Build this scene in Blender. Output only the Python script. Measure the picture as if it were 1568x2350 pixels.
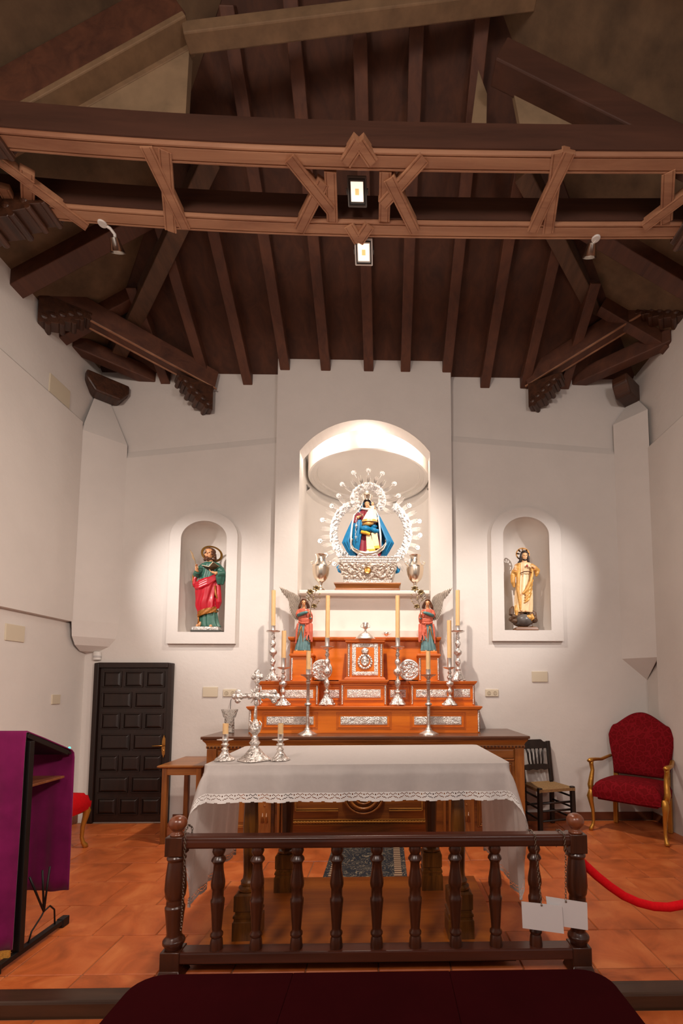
import bpy, bmesh, math, random
from math import sin, cos, pi, radians, sqrt, atan2
from mathutils import Vector, Matrix, noise
random.seed(7)
for o in list(bpy.data.objects): bpy.data.objects.remove(o)
scene = bpy.context.scene
COL = scene.collection
V = Vector
# ---------------------------------------------------------------- camera
FPX, PCX, PCY = 1050.0, 907.0, 1500.0          # focal length and principal point in 1568x2350 pixels
YAW, PIT = radians(1.2), radians(4.36)
CAM = V((0, 0, 1.5))
cd = bpy.data.cameras.new('camera'); cam = bpy.data.objects.new('camera', cd); COL.objects.link(cam)
cam.location = CAM; cam.rotation_euler = (pi/2 + PIT, 0, -YAW)
cd.sensor_fit = 'VERTICAL'; cd.sensor_height = 36.0; cd.lens = FPX/2350*36
cd.shift_x = (784 - PCX)/2350; cd.shift_y = (PCY - 1175)/2350
cd.clip_start = 0.05; cd.clip_end = 100
scene.camera = cam
_F = V((sin(YAW)*cos(PIT), cos(YAW)*cos(PIT), sin(PIT))); _R = V((cos(YAW), -sin(YAW), 0)); _U = _R.cross(_F)
def P(px, py, X=None, Y=None, Z=None):
    """point of the room measured on the photograph, on a wall/floor plane of known X, Y or Z"""
    d = _F + _R*((px - PCX)/FPX) + _U*((PCY - py)/FPX)
    t = (Y - CAM.y)/d.y if Y is not None else (X - CAM.x)/d.x if X is not None else (Z - CAM.z)/d.z
    return CAM + d*t
# ---------------------------------------------------------------- view, world, lights
vs = scene.view_settings
vs.view_transform = 'Standard'; vs.look = 'None'; vs.gamma = 1.0; vs.use_curve_mapping = False
vs.exposure = 0.0
w = bpy.data.worlds.new('world'); scene.world = w; w.use_nodes = True
bg = w.node_tree.nodes['Background']; bg.inputs[0].default_value = (1.0, 0.91, 0.87, 1); bg.inputs[1].default_value = 0.20
def light(name, kind, loc, target, energy, color=(1, .84, .7), size=.2, spot=None, blend=.5):
    l = bpy.data.lights.new(name, kind); o = bpy.data.objects.new(name, l); COL.objects.link(o)
    o.location = loc; o.rotation_euler = (V(target) - V(loc)).to_track_quat('-Z', 'Y').to_euler()
    l.energy = energy; l.color = color
    if kind == 'AREA': l.size = size
    else: l.shadow_soft_size = size
    if spot: l.spot_size = radians(spot); l.spot_blend = blend
    return o
XC = -0.215                                     # axis of the altar
# nave lamps behind the photographer
light('nave_light', 'AREA', (-1.6, -1.6, 4.2), (-1.6, 4.5, 2.2), 112, (1, .83, .72), .9)
light('nave_light', 'AREA', (1.9, -1.6, 4.2), (1.2, 4.5, 2.2), 56, (1, .89, .84), .9)
o_ = light('nave_light', 'AREA', (2.5, -.4, 3.6), (-3.4, 2.0, 2.2), 46, (1, .84, .72), .4); o_.data.spread = radians(62)  # extra light, added to brighten the left wall
# flood light on the rear tie beam, towards the altar
light('flood_light', 'SPOT', (XC+.06, 3.66, 4.80), (XC, 5.0, 1.7), 560, (1, .86, .75), .05, 96, 1.0)
light('flood_light', 'SPOT', (XC+.0, 3.2, 4.98), (XC, 2.7, 0.4), 130, (1, .84, .72), .05, 105, .6)
# spots on the side niches
light('spot_light', 'SPOT', (-3.30, 3.25, 3.85), (-2.12, 5.3, 2.62), 285, (1, .92, .87), .03, 42, 1.0)
light('spot_light', 'SPOT', (2.92, 3.25, 3.85), (1.64, 5.3, 2.66), 285, (1, .92, .87), .03, 42, 1.0)
# lamps hidden behind the arch of the middle niche
light('niche_light', 'POINT', (XC-.62, 5.55, 4.52), (XC, 6, 3), 13, (1, .89, .80), .03)
light('niche_light', 'POINT', (XC+.60, 5.55, 4.52), (XC, 6, 3), 13, (1, .89, .80), .03)
light('niche_light', 'POINT', (XC, 5.505, 4.62), (XC, 6, 3), 3.0, (1, .89, .80), .02)  # third light, added to lift the dimmer middle of the drum
for s_, x_ in ((1, -1.045), (-1, .585)):           # upright strips behind both edges of the niche
    o_ = light('niche_strip_light', 'AREA', (x_, 5.50, 3.45), (XC, 6.5, 3.4), 5.2, (1, .93, .88), .03); o_.data.shape = 'RECTANGLE'; o_.data.size_y = 1.3
# ---------------------------------------------------------------- helpers
def lin(h):
    c = [int(h[i:i+2], 16)/255 for i in (0, 2, 4)]
    return tuple(((x/12.92) if x <= .04045 else ((x+.055)/1.055)**2.4) for x in c) + (1,)
class MB:
    """collects geometry; build() links it as ONE mesh object"""
    def __init__(s): s.v = []; s.f = []; s.m = None
    def add(s, vs_, fs):
        b = len(s.v)
        s.v += [(s.m @ V(p) if s.m else V(p)) for p in vs_]
        s.f += [tuple(i+b for i in q) for q in fs]; return s
    def box(s, x0, x1, y0, y1, z0, z1):
        return s.add([(x0,y0,z0),(x1,y0,z0),(x1,y1,z0),(x0,y1,z0),(x0,y0,z1),(x1,y0,z1),(x1,y1,z1),(x0,y1,z1)],
                     [(0,3,2,1),(4,5,6,7),(0,1,5,4),(1,2,6,5),(2,3,7,6),(3,0,4,7)])
    def cbox(s, c, sx, sy, sz): return s.box(c[0]-sx/2, c[0]+sx/2, c[1]-sy/2, c[1]+sy/2, c[2]-sz/2, c[2]+sz/2)
    def frustum(s, c, a, b, h):                 # a=(sx,sy) at bottom, b at top
        x, y, z = c; vs_ = []
        for (sx, sy), zz in ((a, z), (b, z+h)):
            vs_ += [(x-sx/2,y-sy/2,zz),(x+sx/2,y-sy/2,zz),(x+sx/2,y+sy/2,zz),(x-sx/2,y+sy/2,zz)]
        return s.add(vs_, [(0,3,2,1),(4,5,6,7),(0,1,5,4),(1,2,6,5),(2,3,7,6),(3,0,4,7)])
    def stack(s, c, prof):                      # rectangular mouldings: prof=[(sx,sy,z)...]
        x, y, z = c; vs_ = []; fs = []
        for sx, sy, zz in prof:
            vs_ += [(x-sx/2,y-sy/2,z+zz),(x+sx/2,y-sy/2,z+zz),(x+sx/2,y+sy/2,z+zz),(x-sx/2,y+sy/2,z+zz)]
        n = len(prof)
        for i in range(n-1):
            for k in range(4): fs.append((i*4+k, i*4+(k+1) % 4, i*4+4+(k+1) % 4, i*4+4+k))
        fs += [(3,2,1,0), tuple(4*(n-1)+k for k in range(4))]
        return s.add(vs_, fs)
    def beam(s, p0, p1, wd, h, up=(0,0,1), w1=None, h1=None):
        p0, p1 = V(p0), V(p1); d = (p1-p0).normalized(); r = d.cross(V(up))
        r = V((1,0,0)) if r.length < 1e-6 else r.normalized(); u = r.cross(d)
        w1 = wd if w1 is None else w1; h1 = h if h1 is None else h1; vs_ = []
        for p, a, b in ((p0, wd, h), (p1, w1, h1)):
            vs_ += [p-r*a/2-u*b/2, p+r*a/2-u*b/2, p+r*a/2+u*b/2, p-r*a/2+u*b/2]
        return s.add(vs_, [(0,1,2,3),(7,6,5,4),(0,4,5,1),(1,5,6,2),(2,6,7,3),(3,7,4,0)])
    def grid(s, fn, nu, nv, cu=False, cv=False, skip=None):
        vs_ = [fn(i/(nu if cu else nu-1), j/(nv if cv else nv-1)) for j in range(nv) for i in range(nu)]; fs = []
        for j in range(nv if cv else nv-1):
            for i in range(nu if cu else nu-1):
                if skip and skip(i, j): continue
                fs.append((j*nu+i, j*nu+(i+1) % nu, ((j+1) % nv)*nu+(i+1) % nu, ((j+1) % nv)*nu+i))
        return s.add(vs_, fs)
    def lathe(s, prof, n=16, c=(0,0,0), mod=None, sx=1, sy=1):
        c = V(c); vs_ = []; fs = []
        for r, z in prof:
            for i in range(n):
                a = 2*pi*i/n; k = r*(mod(a, z) if mod else 1)
                vs_.append(c+V((cos(a)*k*sx, sin(a)*k*sy, z)))
        for j in range(len(prof)-1):
            for i in range(n): fs.append((j*n+i, j*n+(i+1) % n, (j+1)*n+(i+1) % n, (j+1)*n+i))
        fs.append(tuple(range(n-1, -1, -1))); m = (len(prof)-1)*n; fs.append(tuple(m+i for i in range(n)))
        return s.add(vs_, fs)
    def tube(s, pts, r, n=8, closed=False, flat=None):
        pts = [V(p) for p in pts]; L = len(pts); rs = r if isinstance(r, (list, tuple)) else [r]*L; vs_ = []; fs = []; pr = None
        for i, p in enumerate(pts):
            a = pts[(i-1) % L] if (closed or i > 0) else p; b = pts[(i+1) % L] if (closed or i < L-1) else p
            d = (b-a).normalized()
            if pr is None: pr = d.cross(V((0,0,1))); pr = V((1,0,0)) if pr.length < 1e-4 else pr.normalized()
            else:
                pr = pr-d*pr.dot(d); pr = pr.normalized() if pr.length > 1e-6 else V((1,0,0))
            q = d.cross(pr)
            for k in range(n):
                t = 2*pi*k/n; vs_.append(p+(pr*cos(t)+q*sin(t)*(flat or 1))*rs[i])
        for i in range(L if closed else L-1):
            for k in range(n):
                j = (i+1) % L; fs.append((i*n+k, i*n+(k+1) % n, j*n+(k+1) % n, j*n+k))
        if not closed: fs += [tuple(range(n-1, -1, -1)), tuple((L-1)*n+k for k in range(n))]
        return s.add(vs_, fs)
    def ball(s, c, r, nu=12, nv=8):
        rx, ry, rz = r if isinstance(r, (tuple, list)) else (r, r, r); c = V(c); vs_ = [c+V((0,0,-rz))]; fs = []
        for j in range(1, nv):
            t = -pi/2+pi*j/nv
            for i in range(nu): a = 2*pi*i/nu; vs_.append(c+V((cos(a)*cos(t)*rx, sin(a)*cos(t)*ry, sin(t)*rz)))
        vs_.append(c+V((0,0,rz))); top = len(vs_)-1
        for i in range(nu):
            fs.append((0, 1+(i+1) % nu, 1+i)); fs.append((top, top-nu+i, top-nu+(i+1) % nu))
        for j in range(nv-2):
            for i in range(nu): fs.append((1+j*nu+i, 1+j*nu+(i+1) % nu, 1+(j+1)*nu+(i+1) % nu, 1+(j+1)*nu+i))
        return s.add(vs_, fs)
    def prism(s, poly, y0, y1, axis='y'):       # poly in (x,z), extruded along y (or (y,z) along x, (x,y) along z)
        mk = {'y': lambda a, b, t: (a, t, b), 'x': lambda a, b, t: (t, a, b), 'z': lambda a, b, t: (a, b, t)}[axis]
        n = len(poly); vs_ = [mk(a, b, y0) for a, b in poly]+[mk(a, b, y1) for a, b in poly]
        fs = [tuple(range(n)), tuple(range(2*n-1, n-1, -1))]+[(i, i+n, (i+1) % n+n, (i+1) % n) for i in range(n)]
        return s.add(vs_, fs)
    def holed(s, outer, holes, mk, thick=None):
        """planar sheet with holes: outer/holes are lists of 2-D points, mk(a,b,t) makes 3-D; thick=(t0,t1) gives a slab"""
        t0, t1 = thick if thick else (0, None)
        bm = bmesh.new(); loops = []
        for lp in [outer]+holes:
            vv = [bm.verts.new((a, b, 0)) for a, b in lp]; loops.append(vv)
            for i in range(len(vv)): bm.edges.new((vv[i], vv[(i+1) % len(vv)]))
        bmesh.ops.triangle_fill(bm, use_beauty=True, use_dissolve=False, edges=bm.edges[:])
        bm.verts.index_update(); pts = [(v_.co.x, v_.co.y) for v_ in bm.verts]; tri = [tuple(v_.index for v_ in f_.verts) for f_ in bm.faces]
        lps = [[v_.index for v_ in l] for l in loops]; bm.free()
        s.add([mk(a, b, t0) for a, b in pts], tri)
        if t1 is not None:
            n = len(pts); s.add([mk(a, b, t1) for a, b in pts], [q[::-1] for q in tri])
            fs = []
            for l in lps:
                for i in range(len(l)): fs.append((l[i], l[(i+1) % len(l)], l[(i+1) % len(l)]+n, l[i]+n))
            s.add([mk(a, b, t0) for a, b in pts]+[mk(a, b, t1) for a, b in pts], fs)
        return s
    def build(s, name, material, parent=None, smooth=False, bevel=0, subsurf=0, seg=2, angle=None, fuse=None, relax=0, loc=None):
        me = bpy.data.meshes.new(name); me.from_pydata([tuple(p) for p in s.v], [], s.f); me.update()
        bm = bmesh.new(); bm.from_mesh(me); bmesh.ops.remove_doubles(bm, verts=bm.verts, dist=1e-5)
        bmesh.ops.recalc_face_normals(bm, faces=bm.faces); bm.to_mesh(me); bm.free()
        o = bpy.data.objects.new(name, me); COL.objects.link(o)
        if fuse:
            r = o.modifiers.new('r', 'REMESH'); r.mode = 'VOXEL'; r.voxel_size = fuse
            if relax: k = o.modifiers.new('s', 'SMOOTH'); k.iterations = relax; k.factor = .5
            dg = bpy.context.evaluated_depsgraph_get(); dg.update()
            nm = bpy.data.meshes.new_from_object(o.evaluated_get(dg)); o.modifiers.clear(); old = o.data; o.data = nm; bpy.data.meshes.remove(old); me = nm; nm.name = name
            smooth = True
        me.materials.clear(); me.materials.append(material)
        if smooth:
            for p in me.polygons: p.use_smooth = True
            if angle:
                try: me.set_sharp_from_angle(angle=radians(angle))
                except Exception: pass
        if bevel:
            b = o.modifiers.new('bevel', 'BEVEL'); b.width = bevel; b.segments = seg; b.limit_method = 'ANGLE'; b.angle_limit = radians(35); b.harden_normals = False
        if subsurf: k = o.modifiers.new('sub', 'SUBSURF'); k.levels = subsurf; k.render_levels = subsurf
        if parent: o.parent = parent
        if loc: o.location = loc
        return o
def tag(o, label=None, cat=None, group=None, kind=None):
    if label: o['label'] = label
    if cat: o['category'] = cat
    if group: o['group'] = group
    if kind: o['kind'] = kind
    return o
def thing(name, label, cat, loc=(0,0,0), rz=0, group=None):
    o = bpy.data.objects.new(name, None); COL.objects.link(o); o.location = loc; o.rotation_euler = (0, 0, rz); o.empty_display_size = .1
    return tag(o, label, cat, group)
def kids(o): return [c for c in bpy.data.objects if c.parent == o]
def dup(root, loc, rz=0, label=None, group=None, sc=None):
    r = root.copy(); COL.objects.link(r); r.location = loc; r.rotation_euler = (0, 0, rz)
    if sc: r.scale = sc
    if label: r['label'] = label
    if group: r['group'] = group
    def rec(a, b):
        for ch in kids(a):
            c = ch.copy(); COL.objects.link(c); c.parent = b; rec(ch, c)
    rec(root, r); return r
def arch(x0, x1, z0, zs, zt, n=20):
    """opening outline: sill z0, springing zs, crown zt (elliptic/segmental head)"""
    cx, a, b = (x0+x1)/2, (x1-x0)/2, zt-zs
    return [(x0, z0), (x1, z0)]+[(cx+a*cos(pi*i/n), zs+b*sin(pi*i/n)) for i in range(n+1)]
def segarch(x0, x1, z0, zs, zt, n=20):
    cx, a, h = (x0+x1)/2, (x1-x0)/2, zt-zs; r = (a*a+h*h)/(2*h); zc = zt-r; t = math.asin(a/r)
    return [(x0, z0), (x1, z0)]+[(cx+r*sin(t*(1-2*i/n)), zc+r*cos(t*(1-2*i/n))) for i in range(n+1)]
# ---------------------------------------------------------------- materials
_mats = {}
def nodes(name):
    m = bpy.data.materials.new(name); m.use_nodes = True; nt = m.node_tree; b = nt.nodes['Principled BSDF']; return m, nt, b
def N(nt, typ, **kw):
    n = nt.nodes.new(typ)
    for k, v_ in kw.items():
        if k in n.inputs: n.inputs[k].default_value = v_
        else: setattr(n, k, v_)
    return n
def ramp(nt, fac, stops):
    r = nt.nodes.new('ShaderNodeValToRGB'); e = r.color_ramp.elements
    while len(e) < len(stops): e.new(.5)
    for q, (p, c) in zip(e, stops): q.position = p; q.color = c if len(c) == 4 else (*c, 1)
    nt.links.new(fac, r.inputs[0]); return r.outputs[0]
def coords(nt, scale=(1,1,1), kind='Object'):
    t = nt.nodes.new('ShaderNodeTexCoord'); mp = nt.nodes.new('ShaderNodeMapping'); mp.inputs['Scale'].default_value = scale
    nt.links.new(t.outputs[kind], mp.inputs[0]); return mp.outputs[0]
def bumpit(nt, b, h, strength=.3, dist=.01):
    n = N(nt, 'ShaderNodeBump', Strength=strength, Distance=dist); nt.links.new(h, n.inputs['Height']); nt.links.new(n.outputs[0], b.inputs['Normal'])
def plain(name, col, rough=.6, metal=0, noise_=0, scale=20, bump=0, spec=.5, sheen=0, emit=None):
    if name in _mats: return _mats[name]
    m, nt, b = nodes(name); c = lin(col); b.inputs['Roughness'].default_value = rough; b.inputs['Metallic'].default_value = metal
    b.inputs['Specular IOR Level'].default_value = spec
    b.inputs['Base Color'].default_value = c
    if sheen: b.inputs['Sheen Weight'].default_value = sheen; b.inputs['Sheen Roughness'].default_value = .4
    if noise_ or bump:
        t = N(nt, 'ShaderNodeTexNoise', Scale=scale, Detail=5.0, Roughness=.6); nt.links.new(coords(nt), t.inputs['Vector'])
        if noise_:
            lo = tuple(x*(1-noise_) for x in c[:3])+(1,); hi = tuple(min(1, x*(1+noise_)) for x in c[:3])+(1,)
            nt.links.new(ramp(nt, t.outputs[0], [(.3, lo), (.7, hi)]), b.inputs['Base Color'])
        if bump: bumpit(nt, b, t.outputs[0], bump, .01)
    if emit: b.inputs['Emission Color'].default_value = lin(emit[0]); b.inputs['Emission Strength'].default_value = emit[1]
    _mats[name] = m; return m
def wood(name, dark, light_, scale=1.0, axis='x', rough=.4, bump=.15, coat=0):
    if name in _mats: return _mats[name]
    m, nt, b = nodes(name); s = {'x': (1.2, 14, 14), 'y': (14, 1.2, 14), 'z': (14, 14, 1.2)}[axis]
    co = coords(nt, tuple(k*scale for k in s))
    oi = nt.nodes.new('ShaderNodeObjectInfo'); ad = N(nt, 'ShaderNodeVectorMath', operation='ADD'); nt.links.new(co, ad.inputs[0])
    mu = N(nt, 'ShaderNodeMath', operation='MULTIPLY'); mu.inputs[1].default_value = 37.0; nt.links.new(oi.outputs['Random'], mu.inputs[0]); nt.links.new(mu.outputs[0], ad.inputs[1])
    t = N(nt, 'ShaderNodeTexNoise', Scale=1.0, Detail=6.0, Roughness=.65, Distortion=.6); nt.links.new(ad.outputs[0], t.inputs['Vector'])
    nt.links.new(ramp(nt, t.outputs[0], [(.28, lin(dark)), (.72, lin(light_))]), b.inputs['Base Color'])
    b.inputs['Roughness'].default_value = rough; b.inputs['Coat Weight'].default_value = coat; b.inputs['Coat Roughness'].default_value = .25
    bumpit(nt, b, t.outputs[0], bump, .006); _mats[name] = m; return m
def metal(name, col, rough=.25, relief=0, scale=60, dark=None):
    if name in _mats: return _mats[name]
    m, nt, b = nodes(name); b.inputs['Metallic'].default_value = 1; b.inputs['Roughness'].default_value = rough; b.inputs['Base Color'].default_value = lin(col)
    if relief:
        co = coords(nt); n1 = N(nt, 'ShaderNodeTexNoise', Scale=scale, Detail=3.0, Distortion=1.5); nt.links.new(co, n1.inputs['Vector'])
        v_ = N(nt, 'ShaderNodeTexVoronoi', Scale=scale*.9, feature='SMOOTH_F1'); nt.links.new(co, v_.inputs['Vector'])
        ad = N(nt, 'ShaderNodeMath', operation='ADD'); nt.links.new(n1.outputs[0], ad.inputs[0]); nt.links.new(v_.outputs['Distance'], ad.inputs[1])
        if dark: nt.links.new(ramp(nt, ad.outputs[0], [(.45, lin(dark)), (.95, lin(col))]), b.inputs['Base Color'])
        bumpit(nt, b, ad.outputs[0], relief, .01)
    _mats[name] = m; return m
def plaster(name, col, scale=2.2, bump=.25):
    if name in _mats: return _mats[name]
    m, nt, b = nodes(name); c = lin(col); co = coords(nt)
    t = N(nt, 'ShaderNodeTexNoise', Scale=scale, Detail=6.0, Roughness=.6); nt.links.new(co, t.inputs['Vector'])
    t2 = N(nt, 'ShaderNodeTexNoise', Scale=scale*14, Detail=4.0); nt.links.new(co, t2.inputs['Vector'])
    nt.links.new(ramp(nt, t.outputs[0], [(.25, tuple(x*.93 for x in c[:3])), (.75, c)]), b.inputs['Base Color'])
    ad = N(nt, 'ShaderNodeMath', operation='ADD'); mu = N(nt, 'ShaderNodeMath', operation='MULTIPLY'); mu.inputs[1].default_value = .12
    nt.links.new(t2.outputs[0], mu.inputs[0]); nt.links.new(t.outputs[0], ad.inputs[0]); nt.links.new(mu.outputs[0], ad.inputs[1])
    bumpit(nt, b, ad.outputs[0], bump, .03); b.inputs['Roughness'].default_value = .9; b.inputs['Specular IOR Level'].default_value = .15
    _mats[name] = m; return m
M_WALL = plaster('white_plaster', 'd9d3cd'); M_NICHE = plaster('niche_plaster', 'e2dad2', bump=.1)
M_ROOF = wood('dark_roof_boards', '361d13', '58331f', .5, 'y', .8, .3)
M_SLOPE = plain('brown_roof_lining', '66503a', .9, 0, .35, 4, .3)
M_RAFT = wood('dark_rafter_wood', '42251a', '663d29', .6, 'y', .6, .25)
M_TIE = wood('tie_beam_wood', '84543a', 'b98a68', .5, 'x', .55, .3)
M_TIE_SHADE = wood('tie_beam_shaded_wood', '3a2116', '573526', .5, 'x', .6, .3)  # shaded copy of the tie beam wood
M_CORB = wood('corbel_wood', '2c180f', '54321f', 1.2, 'y', .4, .5)
M_INFILL = plain('ochre_plaster_infill', '8d7458', .95, 0, .25, 3, .3)
def tilemat():
    m, nt, b = nodes('terracotta_tile'); co = coords(nt, (1, 1, 1)); oi = nt.nodes.new('ShaderNodeObjectInfo')
    ad = N(nt, 'ShaderNodeVectorMath', operation='ADD'); nt.links.new(co, ad.inputs[0]); nt.links.new(oi.outputs['Location'], ad.inputs[1])
    ad2 = N(nt, 'ShaderNodeVectorMath', operation='ADD'); mu = N(nt, 'ShaderNodeMath', operation='MULTIPLY'); mu.inputs[1].default_value = 21.0
    nt.links.new(oi.outputs['Random'], mu.inputs[0]); nt.links.new(ad.outputs[0], ad2.inputs[0]); nt.links.new(mu.outputs[0], ad2.inputs[1])
    t = N(nt, 'ShaderNodeTexNoise', Scale=3.5, Detail=6.0, Roughness=.6, Distortion=.8); nt.links.new(ad2.outputs[0], t.inputs['Vector'])
    nt.links.new(ramp(nt, t.outputs[0], [(.25, lin('8a431a')), (.5, lin('b45a28')), (.8, lin('cc7a42'))]), b.inputs['Base Color'])
    b.inputs['Roughness'].default_value = .45; bumpit(nt, b, t.outputs[0], .12, .01); return m
M_TILE = tilemat(); M_GROUT = plain('floor_grout', '8b5a3c', .9)
M_SKIRT = plain('terracotta_skirting', '6d3a22', .5, 0, .2, 5)
M_PLATE = plain('beige_plastic', 'cbbfa8', .5); M_WHITEP = plain('white_plastic', 'd8d5d0', .4); M_BLACK = plain('black_plastic', '151312', .5)
M_DARKW = wood('dark_door_wood', '150b07', '281610', .9, 'z', .42, .2)
M_BRASS = metal('brass', 'b98a4a', .3)
# ================================================================ room shell
XL, XR, YW, YP = -3.47, 3.09, 5.34, 5.24
NAVE_Z = -0.06
fl = MB().box(XL-.3, XR+.3, 2.36, YW+.3, -.06, -.006).build('floor', M_GROUT); tag(fl, kind='structure')
nf = MB().box(XL-.3, XR+.3, -3.2, 2.36, NAVE_Z-.05, NAVE_Z-.006).build('floor', M_GROUT); tag(nf, kind='structure')
TS = .39
tb = MB().box(-TS/2+.003, TS/2-.003, -TS/2+.003, TS/2-.003, -.02, 0); tile0 = tb.build('tile', M_TILE, bevel=.004, seg=1)
def place_tile(x, y, z, par, sx=1, sy=1, first=[True]):
    o = tile0 if first[0] else tile0.copy()
    if not first[0]: COL.objects.link(o)
    first[0] = False
    o.parent = par; o.location = (x, y, z+random.uniform(-.0015, .0015)); o.scale = (sx, sy, 1); o.rotation_euler = (random.uniform(-.003, .003), random.uniform(-.003, .003), 0)
rows = [2.56+TS/2+TS*k for k in range(7)]
for k, y in enumerate(rows):
    off = 0 if k % 2 else TS/2
    for i in range(-9, 13):
        x = P(434, 2142, Z=0).x+off+TS*i
        a, b = max(x-TS/2, XL), min(x+TS/2, XR)
        if b-a > .04: place_tile((a+b)/2, y, 0, fl, (b-a)/TS)
for i in range(-9, 13):
    x = P(434, 2142, Z=0).x+TS/2*1+TS*i; a, b = max(x-TS/2, XL), min(x+TS/2, XR)
    if b-a > .04: place_tile((a+b)/2, 2.465, 0, fl, (b-a)/TS, .18/TS)
for k in range(2):                                # nave floor in front of the step
    for i in range(-6, 6):
        place_tile(.1+TS*i+(TS/2 if k else 0), 2.13-TS*k, NAVE_Z, nf)
st = MB().box(XL, XR, 2.33, 2.44, NAVE_Z-.02, .012).build('trim_1', wood('step_wood', '2c1d15', '4a3223', .6, 'x', .3, .2), bevel=.012); tag(st, kind='structure')
# --- back wall with three niches
def mkY(y0): return lambda a, b, t: (a, y0+t, b)
YN = YW-.045
LN = dict(x0=P(408, 1440, Y=YN).x, x1=P(516, 1400, Y=YN).x, z0=P(460, 1450, Y=YN).z, zs=P(460, 1236, Y=YN).z, zt=P(460, 1195, Y=YN).z)
RN = dict(x0=P(1158, 1400, Y=YN).x, x1=P(1266, 1440, Y=YN).x, z0=P(1210, 1446, Y=YN).z, zs=P(1210, 1228, Y=YN).z, zt=P(1210, 1186, Y=YN).z)
LO = dict(x0=P(382, 1440, Y=YN).x, x1=P(541, 1400, Y=YN).x, z0=P(460, 1477, Y=YN).z, zs=P(460, 1232, Y=YN).z, zt=P(460, 1173, Y=YN).z)
RO = dict(x0=P(1130, 1400, Y=YN).x, x1=P(1294, 1440, Y=YN).x, z0=P(1210, 1471, Y=YN).z, zs=P(1210, 1226, Y=YN).z, zt=P(1210, 1164, Y=YN).z)
XA, XB = P(635, 1000, Y=YP).x, P(1036, 1000, Y=YP).x
NX0, NX1 = P(685.5, 1200, Y=YP).x, P(988, 1200, Y=YP).x
NZ0, NZS, NZT = P(836, 1466, Y=YP).z, P(836, 1036, Y=YP).z, P(836, 963, Y=YP).z
SHELF = P(836, 1353, Y=YP).z
wb = MB(); TOP = 6.2
zl0, zl1 = P(290, 1055, Y=YW).z, P(632, 1016, Y=YW).z
zr0, zr1 = P(1042, 1013, Y=YW).z, P(1410, 1046, Y=YW).z
wb.holed([(XL-.05, -.1), (XA, -.1), (XA, zl1), (XL-.05, zl0-.03)], [arch(LN['x0'], LN['x1'], LN['z0'], LN['zs'], LN['zt'])], mkY(YW))
wb.holed([(XB, -.1), (XR+.05, -.1), (XR+.05, zr1-.01), (XB, zr0)], [arch(RN['x0'], RN['x1'], RN['z0'], RN['zs'], RN['zt'])], mkY(YW))
for xa, za, xb, zb in ((XL-.05, zl0-.03, XA, zl1), (XB, zr0, XR+.05, zr1-.01)):   # ledge where the wall gets thinner
    wb.add([(xa, YW, za), (xb, YW, zb), (xb, YW+.03, zb+.09), (xa, YW+.03, za+.09)], [(0, 1, 2, 3)])
    wb.add([(xa, YW+.03, za+.09), (xb, YW+.03, zb+.09), (xb, YW+.07, TOP), (xa, YW+.07, TOP)], [(0, 1, 2, 3)])
wb.holed([(XA, -.1), (XB, -.1), (XB, TOP), (XA, TOP)], [segarch(NX0, NX1, NZ0, NZS, NZT)], mkY(YP))
for x in (XA, XB): wb.add([(x, YP, -.1), (x, YP, TOP), (x, YW+.1, TOP), (x, YW+.1, -.1)], [(0, 1, 2, 3)])
wbo = wb.build('wall_back', M_WALL); tag(wbo, kind='structure')
def side_niche(N_):                               # round-backed recess with a shell head
    cx, a = (N_['x0']+N_['x1'])/2, (N_['x1']-N_['x0'])/2; D = .33; m = MB(); n = 16
    def f(u, v):
        t = pi*(1-u)
        if v <= .5: z = N_['z0']+(N_['zs']-N_['z0'])*v*2; return (cx+a*cos(t), YW-.0+D*sin(t), z)
        q = (v-.5)*pi; r = cos(q)
        return (cx+a*r*cos(t), YW+D*r*sin(t), N_['zs']+(N_['zt']-N_['zs'])*sin(q))
    m.grid(f, 25, 21)
    m.add([(cx+a*cos(pi*i/24), YW+D*sin(pi*i/24), N_['z0']) for i in range(25)], [tuple(range(25))])
    return m
for k, N_ in enumerate((LN, RN)):
    o = side_niche(N_).build('niche_recess', M_NICHE, wbo, smooth=True, angle=50)
for k, (N_, O_) in enumerate(((LN, LO), (RN, RO))):
    m = MB().holed(arch(O_['x0'], O_['x1'], O_['z0'], O_['zs'], O_['zt'], 28), [arch(N_['x0'], N_['x1'], N_['z0'], N_['zs'], N_['zt'], 24)], mkY(YN), (0, YW-YN+.01))
    tag(m.build('trim_%d' % (k+2), M_WALL), kind='structure')
# --- the middle niche: arched reveal, round chamber, ring cornice, ceiling disc
YR = YP+.22; CY, CR = 6.42, .90
rev = MB(); pr = segarch(NX0, NX1, NZ0, NZS, NZT, 28)
n = len(pr); rev.add([(a, YP, b) for a, b in pr]+[(a, YR, b) for a, b in pr], [(i, (i+1) % n, (i+1) % n+n, i+n) for i in range(n)])
rev.build('niche_reveal', M_NICHE, wbo)
ch = MB(); NCX = (NX0+NX1)/2; RZ = P(836, 1037, Y=5.68).z; ZC = NZT+.10
plan = [(NCX-CR, YR), (NCX-CR, 5.9)]+[(NCX-CR*cos(pi*i/32), CY+CR*sin(pi*i/32)) for i in range(33)]+[(NCX+CR, 5.9), (NCX+CR, YR)]
npl = len(plan); ch.add([(x, y, NZ0) for x, y in plan]+[(x, y, ZC) for x, y in plan], [(i, i+1, i+1+npl, i+npl) for i in range(npl-1)]+[tuple(range(npl, 2*npl))])
ch.holed([(NX0-.3, NZ0), (NX1+.3, NZ0), (NX1+.3, TOP), (NX0-.3, TOP)], [segarch(NX0, NX1, NZ0+.001, NZS, NZT)], mkY(YR))
ch.build('niche_chamber', M_NICHE, wbo, smooth=True, angle=30)
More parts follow.
